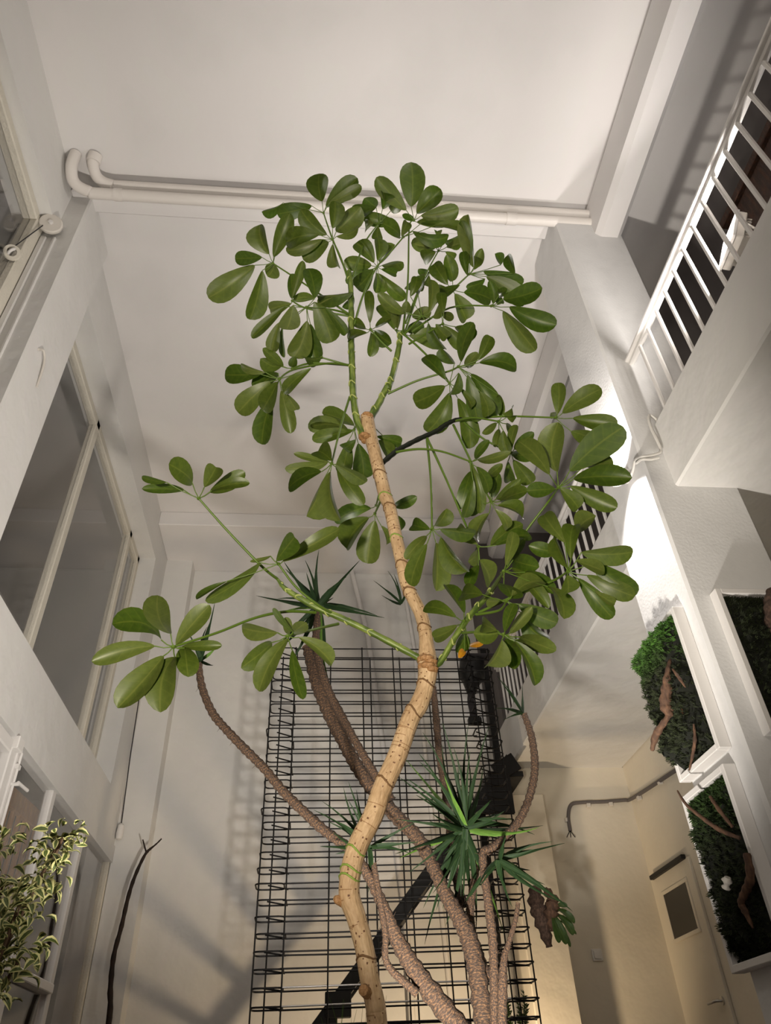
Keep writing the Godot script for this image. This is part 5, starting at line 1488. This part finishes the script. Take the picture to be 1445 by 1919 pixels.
func ficus() -> void:
	pot("plant_pot", "clay pot of the variegated fig at the left window", Vector3(-1.28, 0, -3.25), 0.2, 0.34, M.clay)
	var F := thing("variegated_fig", "bushy fig with small cream-edged leaves at the lower left window", "fig plant", Vector3(-1.28, 0.3, -3.25))
	var shapes := []
	for k in 6:
		var st := begin()
		add_blade(st, Vector3.ZERO, Vector3(0, 0.055, 0), Vector3(0, 0, 1), 0.028, 0.10 + 0.04 * k, 2, 0.15 + 0.08 * k, 6)
		shapes.append(done(st))
	var r := RandomNumberGenerator.new()
	r.seed = 77
	var tips := [Vector3(-1.22, 1.34, -3.15), Vector3(-1.01, 1.37, -3.2), Vector3(-1.34, 1.28, -3.1), Vector3(-1.05, 1.12, -3.05), Vector3(-1.24, 1.08, -3.0), Vector3(-1.10, 0.88, -3.0), Vector3(-1.18, 1.20, -3.2), Vector3(-1.04, 0.98, -3.15), Vector3(-1.26, 0.92, -3.02), Vector3(-1.02, 1.24, -3.12), Vector3(-1.14, 0.74, -2.98), Vector3(-1.34, 1.08, -3.1)]
	var rest := SurfaceTool.new()
	rest.begin(Mesh.PRIMITIVE_TRIANGLES)
	for i in tips.size():
		var b := Vector3(-1.28 + r.randf_range(-0.06, 0.06), 0.3, -3.25 + r.randf_range(-0.06, 0.06))
		var tip: Vector3 = tips[i]
		var line := curve([b, b.lerp(tip, 0.45) + Vector3(r.randf_range(-0.04, 0.04), 0.06, r.randf_range(-0.04, 0.04)), tip + Vector3(0, 0.03, 0), tip], 7)
		obj("twig", tube(line, [0.006], 6), M.twig, F)
		for k in 64:
			var f := lerpf(0.45, 1.0, pow(r.randf(), 0.75))
			var p := line[int(f * (line.size() - 1))] + Vector3(r.randf_range(-0.075, 0.075), r.randf_range(-0.06, 0.06), r.randf_range(-0.07, 0.07))
			var out := Vector3(r.randf_range(-1, 1), r.randf_range(-1.1, 0.15), r.randf_range(-0.6, 1)).normalized()
			var x := out.cross(Vector3(0.3, 1, 0.2)).normalized()
			var tr := Transform3D(Basis(x, out, x.cross(out)).rotated(out, r.randf_range(-0.9, 0.9)) * r.randf_range(0.8, 1.25), p)
			if k < 24:
				var o := MeshInstance3D.new()
				o.name = "leaf"
				o.mesh = shapes[r.randi() % 6]
				o.material_override = M.varied
				F.add_child(o, true)
				o.transform = Transform3D(tr.basis, p - F.position)
			else:
				rest.append_from(shapes[r.randi() % 6], 0, tr)
	var more := obj("small_leaves", rest.commit(), M.varied, F)
	more.set_meta("kind", "stuff")

func small_things() -> void:
	# bare branch in the far left corner
	var b := thing("bare_branch", "thin dark forked branch standing in the far left corner", "branch", Vector3(-1.56, 0, -7.2))
	var p := [Vector3(-1.54, 0, -7.1), Vector3(-1.56, 1.09, -7.2), Vector3(-1.596, 1.395, -7.2), Vector3(-1.612, 1.62, -7.2), Vector3(-1.59, 1.836, -7.2), Vector3(-1.575, 2.06, -7.2), Vector3(-1.545, 2.232, -7.2), Vector3(-1.49, 2.40, -7.2), Vector3(-1.445, 2.455, -7.2)]
	wood_piece(b, "stem", p, [0.024, 0.022, 0.02, 0.018, 0.015, 0.011], M.branch_wood, 0.1)
	wood_piece(b, "twig", [Vector3(-1.45, 2.45, -7.2), Vector3(-1.40, 2.49, -7.19), Vector3(-1.36, 2.53, -7.18)], [0.010, 0.007, 0.006], M.branch_wood, 0.1)
	wood_piece(b, "twig", [Vector3(-1.475, 2.41, -7.2), Vector3(-1.50, 2.46, -7.2), Vector3(-1.53, 2.53, -7.2)], [0.008, 0.007, 0.006], M.branch_wood, 0.1)
	# staghorn fern on cork
	var s := thing("staghorn_fern", "staghorn fern on a slab of cork bark hung beside the wire cage", "fern", Vector3(1.58, 1.4, -5.38))
	wood_piece(s, "cork", [Vector3(1.54, 1.68, -5.40), Vector3(1.53, 1.58, -5.38), Vector3(1.55, 1.45, -5.37), Vector3(1.575, 1.32, -5.39)], [0.035, 0.055, 0.05, 0.02], M.bark_plate, 0.2)
	wood_piece(s, "shield_frond", [Vector3(1.60, 1.66, -5.36), Vector3(1.63, 1.58, -5.33), Vector3(1.60, 1.50, -5.31), Vector3(1.60, 1.40, -5.33)], [0.02, 0.04, 0.045, 0.02], M.drift, 0.3)
	for q in [[Vector3(1.61, 1.50, -5.31), Vector3(1.645, 1.31, -5.25), 0.06], [Vector3(1.62, 1.50, -5.31), Vector3(1.70, 1.36, -5.24), 0.06], [Vector3(1.60, 1.49, -5.30), Vector3(1.60, 1.32, -5.25), 0.05], [Vector3(1.63, 1.53, -5.31), Vector3(1.73, 1.43, -5.26), 0.05], [Vector3(1.63, 1.54, -5.31), Vector3(1.70, 1.53, -5.25), 0.04], [Vector3(1.62, 1.46, -5.30), Vector3(1.68, 1.30, -5.28), 0.03], [Vector3(1.64, 1.46, -5.30), Vector3(1.735, 1.37, -5.28), 0.025]]:
		var st := begin()
		add_blade(st, q[0], q[1], Vector3(0.2, 0.4, 1), q[2], 0.12, 0, 0.3)
		obj("frond", done(st), M.fern, s)
	obj("hanger", tube(PackedVector3Array([Vector3(1.474, 1.74, -5.505), Vector3(1.50, 1.72, -5.46), Vector3(1.535, 1.66, -5.41)]), [0.004], 5), M.black_steel, s)
	# feathery shrub behind the yucca
	var f := thing("feathery_shrub", "small feathery grey-green shrub behind the cage at the frame's foot", "shrub", Vector3(1.46, 0, -6.02))
	obj("pot_wall", lathe(Vector3(1.46, 0, -6.02), Vector3.UP, [[0, 0], [0, 0.1], [0.25, 0.14], [0.25, 0.12], [0.2, 0.1]], 16), M.clay, f)
	for k in 9:
		var tip := Vector3(1.48 + sin(k * 2.1) * 0.08, 1.0 + 0.035 * (k % 5), -6.1 + cos(k * 2.1) * 0.05)
		var st := begin()
		var line := curve([Vector3(1.48, 0.2, -6.1), Vector3(1.48, 0.6, -6.1).lerp(tip, 0.3), tip], 12)
		add_tube(st, line, [0.003], 5)
		for i in range(8, line.size()):
			for q in 4:
				var d := Vector3(rng.randf_range(-1, 1), rng.randf_range(0.1, 1), rng.randf_range(-1, 1)).normalized()
				add_blade(st, line[i], line[i] + d * 0.035, Vector3(0.3, 0.2, 1), 0.008, 0.1, 2, 0.1, 3)
		obj("sprig", done(st), M.fern, f)
	# tuft of grass at the foot of the cage
	var g := thing("grass_tuft", "tuft of thin grass behind the trunk at the frame's foot", "grass", Vector3(0.2, 0.0, -5.0))
	obj("pot_wall", lathe(Vector3(0.2, 0, -5.0), Vector3.UP, [[0, 0], [0, 0.1], [0.45, 0.15], [0.45, 0.13], [0.4, 0.1]], 16), M.clay, g)
	for k in 26:
		var st := begin()
		var b0 := Vector3(0.2 + rng.randf_range(-0.06, 0.06), 0.42, -5.0 + rng.randf_range(-0.06, 0.06))
		var tip := Vector3(0.24 + rng.randf_range(-0.24, 0.22), rng.randf_range(0.8, 1.06), -5.0 + rng.randf_range(-0.15, 0.15))
		add_blade(st, b0, tip, Vector3(0.2, 0.3, 1), 0.006, rng.randf_range(-0.1, 0.15), 1, 0.3, 6)
		obj("blade", done(st), M.sword_pale, g)
